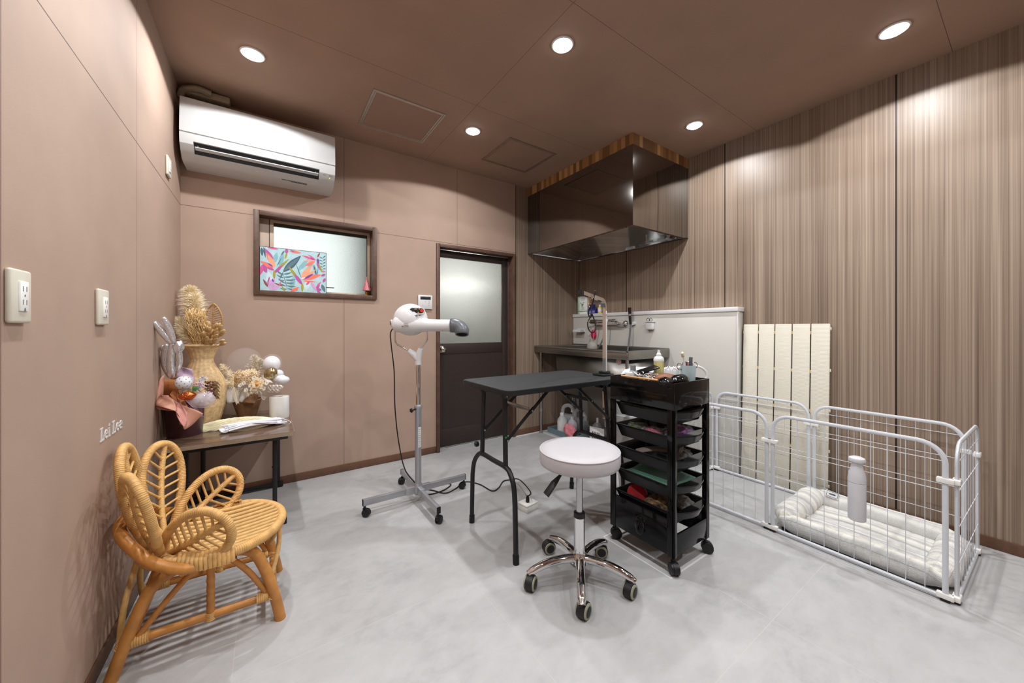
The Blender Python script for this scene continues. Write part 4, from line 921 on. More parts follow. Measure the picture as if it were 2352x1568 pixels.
# ================================================================ under the sink
tb2 = thing('storage_tray', 'grey blue plastic tray of bottles under the sink', 'tray', (2.86, 3.0, 0))
M_tb = mat('grey_blue_plastic', (112, 134, 142), .5)
mb = MB(); mb.box((-.16, -.22, 0), (.16, .22, .004), .001); mb.box((-.165, -.225, 0), (-.16, .225, .06)); mb.box((.16, -.225, 0), (.165, .225, .06)); mb.box((-.16, -.225, 0), (.16, -.22, .06)); mb.box((-.16, .22, 0), (.16, .225, .06)); mb.build('tray_body', M_tb, tb2)
M_hd = mat('translucent_bottle', (226, 228, 232), .3, alpha=.42, var=0)
def bottle(x, y, r, h, fill, label, capw=True):
    t = thing('refill_bottle', label, 'bottle', (x, y, .005)); s = r
    MB().lathe([(0, 0), (s * .94, 0), (s, .008), (s, h * .62), (s * .92, h * .70), (s * .5, h * .84), (s * .34, h * .87), (s * .34, h * .90), (0, h * .90)], n=26).build('bottle_body', M_hd, t)
    MB().lathe([(0, .004), (s * .93, .006), (s * .96, .01), (s * .96, h * fill[0]), (0, h * fill[0])], n=24).build('contents', mat('liquid_%d_%d_%d' % fill[1], fill[1], .4), t)
    MB().lathe([(s * .40, h * .88), (s * .40, h * .99), (s * .36, h), (0, h)], n=20).build('cap', M_white, t)
bottle(2.755, 3.04, .056, .245, (.60, (226, 224, 216)), 'white filled bottle with a white cap under the sink')
bottle(2.815, 2.935, .054, .22, (.42, (40, 44, 92)), 'dark blue filled bottle under the sink, right of the white one')
def jug(x, y, h, label, rz):
    t = thing('handled_jug', label, 'jug', (x, y, .005), rz)
    mb = MB(); mb.box((-.06, -.085, 0), (.06, .085, h * .62), .025, seg=3); mb.build('jug_body', M_hd, t)
    MB().box((-.054, -.079, .004), (.054, .079, h * .35), .02, seg=3).build('contents', mat('violet_liquid', (96, 98, 140), .4), t)
    MB().tube(spline([(0, -.07, h * .58), (0, -.07, h * .80), (0, -.02, h * .97), (0, .05, h * .92), (0, .075, h * .75), (0, .075, h * .58)], 6), .022, n=14, flat=.7).build('jug_handle', M_hd, t)
    MB().cyl((0, -.055, h * .74), (0, -.055, h * .9), .02, n=16).build('cap', M_white, t)
jug(2.93, 3.125, .30, 'translucent handled jug at the back under the sink, left of the other jug', .3)
jug(2.955, 2.955, .28, 'translucent handled jug under the sink, nearer the table leg', .1)
crumpled = crumple((0, 0, .0), (.04, .09, .07), 77, .30, n=44, m=28, f=2.4)
tag(crumpled.build('cleaning_cloth', mat('pink_cloth', (216, 128, 138), .85, var=.05, bump=.3), angle=60), 'crumpled pink cloth under the sink beside the blue tray', 'cloth', (2.688, 2.84, .098), rot=(.5, 0, 0))
t = thing('refill_pouch', 'white refill pouch with grey print standing under the sink', 'pouch', (2.84, 2.60, 0), .2)
mb = MB(); mb.grid(lambda a, c: V((-.035 * (1 - c) ** .6 * math.sin(PI * min(max(a, .02), .98)), -.085 + .17 * a, .17 * c)), 12, 10); mb.grid(lambda a, c: V((.035 * (1 - c) ** .6 * math.sin(PI * min(max(a, .02), .98)), -.085 + .17 * a, .17 * c)), 12, 10); mb.build('pouch_body', mat('pouch_white', (226, 226, 226), .35), t)
mb = MB()
for k in range(5): mb.box((-.037 + .002 * k, -.05 + k * .02, .05), (-.034 + .002 * k, -.042 + k * .02, .13))
mb.build('pouch_print', M_ink, t)
t = thing('pump_bottle', 'grey bottle with a white pump behind the refill pouch', 'bottle', (2.96, 2.70, 0)); MB().lathe([(0, 0), (.05, 0), (.052, .01), (.052, .15), (.03, .18), (0, .18)], n=22).build('bottle_body', mat('grey_translucent', (160, 162, 164), .3, alpha=.8), t); MB().cyl((0, 0, .18), (0, 0, .235), .014, n=14).build('pump', M_white, t)
t = thing('refill_pouch', 'red refill pouch under the sink at the far right of the bottles', 'pouch', (2.97, 2.50, 0)); crumple((0, 0, .085), (.05, .06, .085), 88, .12).build('pouch_body', mat('pouch_red', (160, 30, 36), .4), t)
t = thing('dustpan', 'black dustpan lying on the floor under the sink', 'dustpan', (2.70, 2.47, 0), .3); MB().box((-.07, -.10, 0), (.07, .10, .02), .006).build('pan', M_black, t); MB().cyl((.0, .1, .014), (.02, .20, .02), .010).build('handle', M_black, t)
# ================================================================ playpen
M_pen = mat('white_pen_enamel', (208, 212, 218), .35, var=.01)
M_clip = mat('white_clip', (238, 236, 232), .4)
pen = thing('playpen', 'low white wire playpen of six linked panels beside the wood grain wall', 'playpen', (2.47, .20, 0))
def pen_panel(p0, p1, h, clips=(0, 1)):
    p0 = V((p0[0] - 2.47, p0[1] - .20, 0)); p1 = V((p1[0] - 2.47, p1[1] - .20, 0)); u = (p1 - p0).normalized(); Ln = (p1 - p0).length; n = u.cross(UPV)
    def q(s, z, o=0): return p0 + u * s + UPV * z + n * o
    r = .085; path = [q(0, .008), q(0, h - r)] + [q(r - r * math.cos(a), h - r + r * math.sin(a)) for a in [PI / 2 * k / 7 for k in range(1, 8)]] + [q(Ln - r + r * math.sin(a), h - r + r * math.cos(a)) for a in [PI / 2 * k / 7 for k in range(8)]] + [q(Ln, .008)]
    mb = MB(); mb.tube(path, .0102, n=8, flat=.7, up=n); mb.tube([q(0, .016), q(Ln, .016)], .0095, n=8, flat=.8, up=n)
    f = mb.build('panel_frame', M_pen, pen)
    mb = MB(); k = int(Ln / .058); 
    for i in range(1, k):
        s = Ln * i / k; zt = h if r < s < Ln - r else h - r + math.sqrt(max(0, r * r - (r - min(s, Ln - s)) ** 2))
        mb.tube([q(s, .02), q(s, zt - .006)], .0015, n=5)
    for z in (.165, .325, .485, .615): mb.tube([q(.004, z, .003), q(Ln - .004, z, .003)], .0018, n=5)
    mb.build('wire_grid', M_pen, f)
    for s, z in [(0, .012), (0, .52), (Ln, .012), (Ln, .52)]:
        mb = MB(); Mx = frame(q(s, z), UPV, u); mb.box((-.026, -.013, 0), (.026, .013, .022), .003, Mx); mb.build('joint_clip', M_clip, f)
    for s in (0, Ln): MB().box((-.014, -.012, 0), (.014, .012, .009), .002, frame(q(s, 0), UPV, u)).build('rubber_foot', M_black, f)
    return f
HF, HB = .69, .665
pen_panel((2.470, .235), (2.480, .893), HF)
pen_panel((2.482, .925), (2.482, 1.55), HF)
pen_panel((2.505, 1.575), (3.14, 1.575), HB)
pen_panel((3.155, 1.545), (3.155, .920), HB)
pen_panel((3.160, .888), (3.150, .235), HB)
pen_panel((2.495, .205), (3.125, .188), HF)

# pet bed -------------------------------------------------------------
M_flc = mat('striped_fleece', (214, 210, 200), .95, var=0, scale=1, sheen=.5)
nt, N, L, b = nodes_of(M_flc); tc = N.new('ShaderNodeTexCoord'); sp3 = N.new('ShaderNodeSeparateXYZ'); L.new(tc.outputs['Object'], sp3.inputs[0])
n1 = N.new('ShaderNodeTexNoise'); n1.inputs['Scale'].default_value = 5; L.new(tc.outputs['Object'], n1.inputs['Vector'])
sv = math_node(nt, 'ADD', math_node(nt, 'MULTIPLY', sp3.outputs[0], 1.), math_node(nt, 'MULTIPLY', n1.outputs['Fac'], .05))
mpx = N.new('ShaderNodeCombineXYZ'); L.new(sv, mpx.inputs[0]); n2 = N.new('ShaderNodeTexNoise'); n2.inputs['Scale'].default_value = 20; n2.inputs['Detail'].default_value = 1; L.new(mpx.outputs[0], n2.inputs['Vector'])
r = N.new('ShaderNodeValToRGB'); L.new(n2.outputs['Fac'], r.inputs[0]); e = r.color_ramp.elements; e[0].position = .36; e[0].color = lin((192, 192, 190)); e[1].position = .64; e[1].color = lin((252, 248, 234))
q2 = e.new(.5); q2.color = lin((232, 230, 226)); L.new(r.outputs[0], b.inputs['Base Color'])
n3 = N.new('ShaderNodeTexNoise'); n3.inputs['Scale'].default_value = 320; n3.inputs['Detail'].default_value = 3; L.new(tc.outputs['Object'], n3.inputs['Vector']); bp = N.new('ShaderNodeBump'); bp.inputs['Strength'].default_value = .8; bp.inputs['Distance'].default_value = .006; L.new(n3.outputs['Fac'], bp.inputs['Height']); L.new(bp.outputs[0], b.inputs['Normal'])
bed = thing('pet_bed', 'cream and grey striped fleece pet bed inside the right half of the playpen', 'pet bed', (2.81, .56, 0))
bx, by = .255, .30
def fuzz(mb, amp, f=40):
    mb.v = [tuple(V(v) + V((noise.noise(V(v) * f), noise.noise(V(v) * f + V((9, 0, 0))), noise.noise(V(v) * f + V((0, 9, 0))))) * amp) for v in mb.v]; return mb
mb = MB(); mb.grid(lambda a, c: V((-bx + 2 * bx * a, -by + 2 * by * c, .045 + .022 * math.sin(PI * a) * math.sin(PI * c))), 40, 46); fuzz(mb, .004, 60)
mb.build('cushion', M_flc, bed, angle=80)
def bolster(p, q3, r0):
    mb = MB(); p, q3 = V(p), V(q3); n = 40; pts = [p.lerp(q3, i / n) for i in range(n + 1)]
    rs = [r0 * (.55 + .45 * min(1, math.sin(PI * min(max(i / n, .0), 1)) * 3.2)) for i in range(n + 1)]
    mb.tube(pts, rs, n=22); fuzz(mb, .003, 70); fuzz(mb, .006, 9); return mb.build('bolster', M_flc, bed, angle=80)
rb = .052
bolster((-bx, -by - .02, rb), (-bx, by + .02, rb), rb); bolster((bx, -by - .02, rb + .01), (bx, by + .02, rb + .01), rb + .008); bolster((-bx - .01, by, rb + .02), (bx + .01, by, rb + .02), rb + .014); bolster((-bx - .01, -by, rb + .006), (bx + .01, -by, rb + .006), rb + .004)
MB().box((-bx - .02, -by - .01, .001), (bx + .02, by + .01, .018), .006).build('base_cloth', mat('dark_base_cloth', (36, 36, 40), .9), bed)
Mt = frame((bx - .034, by - .10, .122), (-.75, -.25, .75), (0, -1, 0)); mb = MB(); mb.box((-.032, -.022, -.006), (.032, .022, .003), .001, Mt); lb = mb.build('bed_label', mat('grey_white_label', (206, 206, 204), .7), bed)
mb = MB()
for a in ((-.028, -.018, .028, -.016), (-.028, .016, .028, .018), (-.028, -.016, -.026, .016), (.026, -.016, .028, .016), (-.016, -.004, .016, .006)): mb.box((a[0], a[1], .003), (a[2], a[3], .004), 0, Mt)
mb.build('label_print', mat('navy_print', (52, 58, 78), .7), lb)
# spray bottle hooked on the front wires
sb2 = thing('spray_bottle', 'white mist spray bottle hooked on the outer side of the playpen', 'spray bottle', (2.425, .513, .25))
M_spr = mat('spray_white', (206, 206, 210), .35, var=.01)
MB().lathe([(0, 0), (.030, 0), (.034, .004), (.0345, .01), (.0345, .185), (.034, .188)], n=32).build('bottle_body', M_spr, sb2)
MB().lathe([(.0345, .189), (.0345, .205), (.032, .228), (.0245, .255), (.021, .272), (.022, .285), (.0315, .291), (.0335, .299), (.030, .308), (.017, .314), (0, .315)], n=32).build('spray_head', M_spr, sb2)
MB().tube(spline([(.018, 0, .266), (.034, .0, .272), (.05, 0, .262), (.056, 0, .235), (.052, 0, .215)], 5), .0055, n=8, flat=.6).build('trigger', M_spr, sb2)

# slatted bath lid leaning on the wall ---------------------------------
M_lid = mat('cream_lid_plastic', (220, 215, 200), .5, var=.01)
nt, N, L, b = nodes_of(M_lid); tc = N.new('ShaderNodeTexCoord'); wv = N.new('ShaderNodeTexWave'); wv.wave_type = 'BANDS'; wv.bands_direction = 'Z'; wv.inputs['Scale'].default_value = 34; wv.inputs['Distortion'].default_value = 2.5; wv.inputs['Detail Scale'].default_value = 6; L.new(tc.outputs['Object'], wv.inputs['Vector'])
bp = N.new('ShaderNodeBump'); bp.inputs['Strength'].default_value = .22; bp.inputs['Distance'].default_value = .003; L.new(wv.outputs['Fac'], bp.inputs['Height']); L.new(bp.outputs[0], b.inputs['Normal'])
lid = thing('slatted_board', 'cream plastic slatted bath lid leaning on the wood wall behind the playpen', 'board', (3.196, 1.100, 0))
lid.rotation_euler = (0, math.atan2(.049, 1.235), 0)
wl, gp, hl2 = .1045, .007, 1.236
for k in range(5):
    y = -.275 + k * (wl + gp)
    s = MB().box((0, y, .002), (.013, y + wl, hl2), .004).build('slat', M_lid, lid)
mb = MB()
for z in (.06, .32, .60, .88, 1.16): mb.box((.004, -.274, z), (.010, .279, z + .022), .001)
mb.build('hinge_strap', mat('strap_yellowed', (206, 180, 120), .5), lid)
for z in (.10, .34, .62, .90, 1.19): MB().box((.002, .283 - .0 - .565, z), (.012, .283 - .5585, z + .02), .001).build('edge_nub', M_lid, lid)
# ================================================================ rattan petal chair
M_rat = mat('wrapped_rattan', (212, 168, 104), .5, var=.1, scale=30, bump=.15, bscale=200)
M_pole = mat('rattan_pole', (190, 130, 64), .38, var=.12, scale=14, bump=.05, bscale=80)
M_core = mat('rattan_core', (210, 170, 106), .5, var=.08, scale=40)
ch = thing('rattan_chair', 'small petal-backed rattan chair against the left wall', 'chair', (-.16, 1.95, 0))
def W(x, y, z): return V((x + .16, y, z))          # y measured from the chair's middle line
def resample(pts, step, closed=False):
    P = [V(p) for p in pts] + ([V(pts[0])] if closed else []); out = [P[0]]; acc = 0
    for a, b2 in zip(P[:-1], P[1:]):
        Ls = (b2 - a).length; d = step - acc
        while d < Ls: out.append(a.lerp(b2, d / Ls)); d += step
        acc = Ls - (d - step)
    return out
def wrapped(mb, pts, r, step=.0022, closed=False, n=10):
    P = resample(pts, step, closed); mb.tube(P, [r * (1., .985, .89)[i % 3] for i in range(len(P))], n=n, closed=closed); return mb
def petal(Hb, T, Wd, rr=.0155, qz=.66, qx=-.02):
    Hb, T = V(Hb), V(T); ax = T - Hb; Q = W(qx, 0, qz)
    nr = (Q - Hb.lerp(T, .6)); nr = (nr - ax * nr.dot(ax) / ax.length_squared).normalized(); lat = ax.cross(nr).normalized()
    def pt(s, wv): return Hb + ax * s + lat * wv - nr * (.10 * ax.length * s * (1 - s) * 1.6) + nr * (wv * wv * .6)
    def wid(s): return Wd * 2 * math.sqrt(max(0, s * (1 - s))) * (.66 + .42 * s)
    ths = [2 * PI * k / 56 for k in range(56)]
    loop = []
    for th in ths:
        s = (1 - math.cos(th)) / 2; loop.append(pt(s, (1 if th < PI else -1) * wid(s)))
    mb = MB(); wrapped(mb, loop, rr, closed=True); p = mb.build('back_petal', M_rat, ch, angle=60)
    mb = MB(); wrapped(mb, [pt(s / 12, 0) for s in range(13)], rr * .72); mb.build('petal_midrib', M_rat, p, angle=60)
    mb = MB()
    for k in range(1, 8):
        s = .08 + k * .105
        for sd in (-1, 1):
            e2 = min(.97, s + .11); a, b2 = pt(s, 0), pt(e2, sd * wid(e2) * .98)
            mb.tube([a, b2], .0047, n=7); wrapped(mb, [a, a.lerp(b2, .16)], .0078); wrapped(mb, [b2.lerp(a, .13), b2], .0075)
    mb.build('petal_ribs', M_core, p, angle=60)
petal(W(-.37, 0, .36), W(-.448, 0, .752), .112)
for s in (-1, 1):
    petal(W(-.345, s * .06, .355), W(-.375, s * .235, .69), .112)
    petal(W(-.31, s * .10, .352), W(-.125, s * .262, .492), .104, .0165, .47, -.10)
# seat: rim hoop, long canes and a cross wrap
sx2, sy2, szz = .205, .228, .352
rim = [W(-.15 + sx2 * math.cos(a), sy2 * math.sin(a), szz) for a in [2 * PI * k / 60 for k in range(60)]]
mb = MB(); wrapped(mb, rim, .0195, closed=True); mb.build('seat_rim', M_rat, ch, angle=60)
for k in range(12):
    y = -.19 + k * .38 / 11; xx = sx2 * math.sqrt(max(0, 1 - (y / sy2) ** 2)) - .004
    dip = .016 * (1 - (y / .2) ** 2)
    mb = MB(); mb.tube(spline([W(-.15 - xx, y, szz + .006), W(-.15 - xx * .5, y, szz + .004 - dip * .7), W(-.15, y, szz + .002 - dip), W(-.15 + xx * .5, y, szz + .004 - dip * .7), W(-.15 + xx, y, szz + .006)], 5), .0098, n=9)
    c = mb.build('seat_cane', M_core, ch, angle=60)
mb = MB()
for x in (-.23, -.02):
    ymax = sy2 * math.sqrt(1 - ((x + .15) / sx2) ** 2); wrapped(mb, [W(x, -ymax, szz - .006), W(x, 0, szz - .024), W(x, ymax, szz - .006)], .009)
mb.build('seat_bearer', M_core, ch, angle=60)
# back hoop that carries the petals
hoop = spline([W(-.205, -.222, .328), W(-.27, -.228, .352), W(-.345, -.20, .395), W(-.43, -.10, .455), W(-.452, 0, .475), W(-.43, .10, .455), W(-.345, .20, .395), W(-.27, .228, .352), W(-.205, .222, .328)], 8)
mb = MB(); mb.tube(hoop, .0185, n=14); mb.build('back_hoop', M_pole, ch, angle=60)
hoop2 = spline([W(-.24, -.18, .318), W(-.36, -.10, .33), W(-.40, 0, .335), W(-.36, .10, .33), W(-.24, .18, .318)], 8)
mb = MB(); wrapped(mb, hoop2, .017); mb.build('lower_hoop', M_rat, ch, angle=60)
for s in (-1, 1):
    Y = s * .165
    def A(x, z, dy=0): return W(x, Y + s * dy, z)
    arch = [A(-.44, 0, .012), A(-.395, .144, .006), A(-.345, .268), A(-.285, .314), A(-.22, .330), A(-.155, .332), A(-.085, .322), A(-.04, .292), A(-.003, .205), A(.026, .10, .006), A(.046, 0, .012)]
    MB().tube(spline(arch, 6), .0195, n=14).build('arch_leg', M_pole, ch, angle=60)
    mb = MB(); mb.tube([A(-.408, .108), A(.022, .104)], .0145, n=12); mb.build('stretcher', M_pole, ch, angle=60)
    MB().tube(spline([A(-.375, .118), A(-.30, .215), A(-.235, .288), A(-.20, .312)], 5), .0105, n=10).build('brace', M_pole, ch, angle=60)
    MB().tube(spline([A(-.155, .310), A(-.12, .300), A(-.06, .225), A(-.005, .125)], 5), .0105, n=10).build('brace', M_pole, ch, angle=60)
    mb = MB(); wrapped(mb, [A(-.178, .105), A(-.178, .32)], .0135, step=.011); mb.build('center_post', M_pole, ch, angle=60)
    for p, q, r3 in ((A(-.414, .098), A(-.406, .118), .023), (A(.018, .094), A(.026, .114), .023), (A(-.395, .106), A(-.345, .108), .0205), (A(-.035, .106), A(.005, .106), .0205), (A(-.178, .092), A(-.178, .120), .0185)):
        wrapped(MB_ := MB(), [p, q], r3); MB_.build('cane_binding', M_rat, ch, angle=60)
    # broad wrap that ties seat rim, hoop and arch together
    mb = MB()
    for k in range(13):
        x = -.262 + k * .0128; ye = sy2 * math.sqrt(1 - ((x + .15) / sx2) ** 2)
        mb.tube([W(x, s * (ye - .018), .378), W(x, s * (ye + .018), .368), W(x + .003, s * (ye + .022), .330), W(x + .005, s * .186, .300), W(x + .004, s * .145, .318)], .0072, n=6, flat=.6)
    mb.build('seat_wrap', M_rat, ch, angle=60)
    MB().tube(spline([W(.045, s * .055, .345), W(.040, s * .09, .25), W(.012, s * .145, .165)], 5), .0095, n=10).build('front_brace', M_core, ch, angle=60)
    MB().tube(spline([W(-.40, s * .05, .335), W(-.425, s * .10, .2), W(-.425, s * .155, .06)], 5), .0095, n=10).build('back_brace', M_core, ch, angle=60)
for x in (-.405, .022):
    MB().tube([W(x, -.165, .085), W(x, .165, .085)], .0135, n=12).build('cross_stretcher', M_pole, ch, angle=60)

# ================================================================ low folding table
M_ttop = mat('walnut_laminate', (92, 72, 58), .14, var=.12, scale=5, stretch=(1.2, 9, 9), rgb2=(122, 98, 80))
M_tedge = mat('laminate_edge', (150, 132, 116), .35, var=.05)
lt = thing('folding_table', 'low brown laminate folding table with black T legs in the left corner', 'table', (-.166, 2.892, 0))
LTZ = .587; ax0, ay0 = .302, .388
mb = MB(); mb.prism(rrect(ax0, ay0, .025), LTZ - .022, LTZ - .002); mb.build('table_edge', M_tedge, lt)
mb = MB(); mb.prism(rrect(ax0 - .003, ay0 - .003, .022), LTZ - .002, LTZ); mb.build('table_top', M_ttop, lt)
for y, xr in ((-.268, .205), (.362, .235)):
    lg = MB().box((-.25, y - .012, .012), (.262, y + .012, .036), .003).build('foot_rail', M_blk, lt)
    for x in (-.262, .222): MB().box((x, y - .016, 0), (x + .045, y + .016, .040), .006).build('foot_cap', M_black, lg)
    for x in (-.20, xr):
        p = MB().box((x - .012, y - .010, .034), (x + .012, y + .010, LTZ - .03), .004).build('leg_post', M_blk, lt)
        MB().cyl((x - .016, y, .36), (x + .016, y, .36), .005, n=8).build('leg_bolt', M_blk, p)
    MB().box((-.24, y - .012, LTZ - .045), (.24, y + .010, LTZ - .022), .002).build('leg_rail', M_blk, lt)
for y in (-.34, .30): MB().box((-.27, y, LTZ - .05), (.27, y + .02, LTZ - .022), .002).build('frame_rail', M_blk, lt)

# ================================================================ decorations on the low table
YAW = math.radians(34.25); F_, Rr = V((math.sin(YAW), math.cos(YAW), 0)), V((math.cos(YAW), -math.sin(YAW), 0))
def at(px, py, d):        # a point of the room seen at a photo position, d metres deep
    return V((0, 0, 1.2)) + (F_ + Rr * ((px - 1176) / 826) + UPV * ((754.5 - py) / 826)) * d
def plume(mb, base, tip, wd, n, ln, wb=.0016, droop=.3, seed=1, nrm=None, lean=.55):
    """feathery grass head: n fine blades springing from a stalk"""
    rd = random.Random(seed); base, tip = V(base), V(tip); ax = (tip - base); axn = ax.normalized()
    for i in range(n):
        s = rd.random() ** .9; p = base + ax * s; a = rd.uniform(0, 2 * PI); o = axn.orthogonal().normalized(); o = Matrix.Rotation(a, 3, axn) @ o
        env = wd * math.sin(PI * (.08 + .88 * s)) ** .6; L3 = ln * rd.uniform(.6, 1.15)
        ln_ = lean + rd.uniform(-.28, .22); d = (o * (1 - ln_) + axn * ln_ + V((rd.uniform(-.25, .25), rd.uniform(-.25, .25), rd.uniform(-.2, .2)))).normalized(); k = min(1, env / (L3 * (1 - lean) + 1e-6))
        q1 = p + d * (L3 * .55); q2 = p + d * L3 * .9 - UPV * (droop * L3 * .45) + V((rd.uniform(-.2, .2), rd.uniform(-.2, .2), rd.uniform(-.2, .2))) * L3 * .4
        if (q2 - p).length > env * 1.5: q1 = p + (q1 - p) * (env * 1.5 / (q2 - p).length); q2 = p + (q2 - p) * (env * 1.5 / (q2 - p).length)
        mb.strip([p, q1, q2], [wb, wb * .8, wb * .2], V((rd.uniform(-1, 1), rd.uniform(-1.4, -.2), rd.uniform(-.2, 1))))
    return mb
M_pamp = mat('pampas_cream', (248, 232, 198), .9, var=.05)
M_pamp2 = mat('pampas_golden', (244, 218, 164), .9, var=.06)
M_wov = mat('woven_straw', (222, 190, 142), .6, var=.1, scale=60)
vs0 = thing('wicker_vase', 'tall waisted wicker vase in the corner of the low table', 'vase', (-.344, 3.02, LTZ))
prof = [(.0, 0), (.082, .0), (.095, .03), (.115, .12), (.123, .20), (.122, .25), (.108, .30), (.078, .355), (.060, .395), (.057, .42), (.068, .46), (.092, .505), (.097, .508), (.092, .51), (.062, .46), (.05, .41)]
# weave: fine stacked rounds with upright ribs
mb = MB(); P2 = []
for i in range(len(prof) - 1):
    n = max(1, int((V(prof[i + 1]) - V(prof[i])).length / .004)); P2 += [tuple(V((prof[i][0], prof[i][1], 0)).lerp(V((prof[i + 1][0], prof[i + 1][1], 0)), k / n)[:2]) for k in range(n)]
nn = 120; vs = []; fs = []
for i, (r, z) in enumerate(P2):
    for j in range(nn):
        a = 2 * PI * j / nn; k = 1 + (.005 if i % 2 else -.006) + .013 * math.cos(a * 20)
        vs.append((max(r, .0001) * k * math.cos(a), max(r, .0001) * k * math.sin(a), z))
for i in range(len(P2) - 1):
    for j in range(nn): fs.append((i * nn + j, i * nn + (j + 1) % nn, (i + 1) * nn + (j + 1) % nn, (i + 1) * nn + j))
mb.add(vs, fs); mb.build('vase_body', M_wov, vs0, angle=70)
MB().tube([(.095 * math.cos(2 * PI * k / 40), .095 * math.sin(2 * PI * k / 40), .508) for k in range(40)], .007, n=8, closed=True).build('vase_rim', M_wov, vs0)
Dv = 2.345
def solo(name, mb, m, label, cat, loc, group=None, angle=60):
    mb.v = [tuple(V(v) - V(loc)) for v in mb.v]; return tag(mb.build(name, m, angle=angle), label, cat, loc, group=group)
VB = V((-.335, 3.02, LTZ + .47))
mb = MB(); plume(mb, at(452, 790, Dv), at(438, 664, Dv), 0.075, 2600, .085, wb=.0013, seed=3); plume(mb, at(452, 790, Dv), at(448, 680, Dv - .03), 0.08, 1000, .085, wb=.0013, seed=4)
mb.tube([VB, at(452, 780, Dv)], .003, n=6); solo('pampas_plume', mb, M_pamp, 'big pale pampas plume, the tallest one in the wicker vase', 'dried flower', VB)
mb = MB(); plume(mb, at(450, 792, Dv - .05), at(408, 735, Dv - .03), 0.055, 1400, .07, wb=.0013, seed=8); mb.tube([VB, at(450, 792, Dv - .05)], .003, n=6); solo('pampas_plume', mb, M_pamp, 'smaller wispy pampas plume leaning left out of the wicker vase', 'dried flower', VB + V((0, 0, .001)))
mb = MB()
rd = random.Random(5)
for i in range(260):
    x0, y0 = rd.uniform(426, 474), rd.uniform(706, 745); a = rd.uniform(0, 6.28); n5 = rd.randint(6, 10); am = rd.uniform(1.5, 5.)
    pts = [at(x0 + (462 - x0) * .35 * t / n5 + am * math.sin(a + t * 1.5), y0 + t * rd.uniform(5.5, 7.5), Dv - .09 + .03 * math.sin(a + t) + .004 * t) for t in range(n5)]
    mb.tube(spline(pts, 3), .0012, n=5)
mb.tube([VB, at(460, 770, Dv - .06)], .006, n=6); solo('curly_grass', mb, M_pamp2, 'golden curly dried grass at the front of the wicker vase', 'dried flower', VB + V((0, 0, .002)))
mb = MB(); Tp, Bs = at(491, 697, Dv + .02), at(488, 792, Dv + .02); axl = Tp - Bs; lat = Rr
def lw(s): return .062 * math.sin(PI * min(.999, max(.001, s)) ** 1.15) ** .75
outl = [Bs + axl * s + lat * lw(s) for s in [k / 20 for k in range(21)]] + [Bs + axl * s - lat * lw(s) for s in [k / 20 for k in range(20, -1, -1)]]
wrapped(mb, outl, .005, step=.004); wrapped(mb, [Bs, Tp], .0045)
for k in range(1, 19):
    s = k / 19
    for sd in (-1, 1): mb.tube([Bs + axl * s, Bs + axl * min(.99, s + .05) + lat * sd * lw(min(.99, s + .05))], .0032, n=5)
mb.tube([VB, Bs], .0045, n=6); solo('woven_leaf', mb, mat('woven_leaf_straw', (176, 138, 92), .7, var=.1, scale=50), 'woven straw leaf on a stem in the wicker vase', 'dried flower', VB + V((0, 0, .003)))
tails = []
rd = random.Random(11)
for i in range(36):
    c = at(rd.uniform(466, 512), rd.uniform(744, 790), Dv - .10 + rd.uniform(-.04, .04)); d = (c - VB).normalized(); tails.append((c, d))
bt3 = thing('bunny_tail_bunch', 'bunch of tan bunny tail grass at the right of the wicker vase', 'dried flower', VB + V((.02, -.02, 0)))
M_bt = mat('bunny_tail_tan', (212, 178, 126), .9, var=.08, scale=60, bump=.4, bscale=300)
for c, d in tails:
    mb = MB(); Mx = frame((0, 0, 0), d); mb.ball(c - V(bt3.location), (.011, .011, .027), n=10, m=8, M=Mx); mb.tube([V((0, 0, 0)), c - V(bt3.location)], .0012, n=5); fuzz(mb, .0015, 200); mb.build('tail_head', M_bt, bt3)

# balloon bouquet in a plum pot ----------------------------------------
bq = thing('balloon_bouquet', 'bouquet of foil balloons in a plum pot wrapped in pink paper', 'bouquet', (-.393, 2.78, LTZ))
def B(px, py, d): return at(px, py, d) - V(bq.location)
MB().lathe([(0, 0), (.076, 0), (.079, .004), (.09, .19), (.086, .19), (.075, .01)], n=36).build('pot', mat('plum_pot', (84, 52, 58), .35, var=.04), bq)
M_foil = mat('silver_foil', (238, 238, 242), .2, metal=.8, bump=.35, bscale=90, var=.02)
def sausage(mb, pts, r, n=18):
    P = spline(pts, 8); k = len(P); mb.tube(P, [r * max(.12, math.sin(PI * (i + .5) / k) ** .32) for i in range(k)], n=n); return mb
d0 = 1.93
bun = MB(); sausage(bun, [B(396, 790, d0), B(372, 762, d0 - .03), B(353, 738, d0 - .06)], .017); bun.m = 0
sausage(bun, [B(400, 788, d0), B(388, 755, d0 - .02), B(374, 728, d0 - .05)], .016)
bb = bun.build('rabbit_balloon', M_foil, bq, angle=80)
sausage(MB(), [B(396, 786, d0), B(392, 830, d0 + .02), B(395, 868, d0 + .05)], .0185).build('balloon_segment', M_foil, bb, angle=80)
sausage(MB(), [B(382, 790, d0 + .03), B(377, 830, d0 + .05), B(390, 866, d0 + .08)], .016).build('balloon_segment', M_foil, bb, angle=80)
sausage(MB(), [B(408, 790, d0 + .02), B(412, 830, d0 + .04), B(400, 866, d0 + .07)], .0145).build('balloon_segment', M_foil, bb, angle=80)
crumple(B(410, 796, d0 - .01), (.020, .020, .030), 5, .35, n=20, m=14, f=2).build('balloon_knot', M_foil, bb, angle=80); MB().ball(B(374, 800, d0 + .04), (.012, .014, .02), n=16, m=12).build('balloon_knot', M_foil, bb)
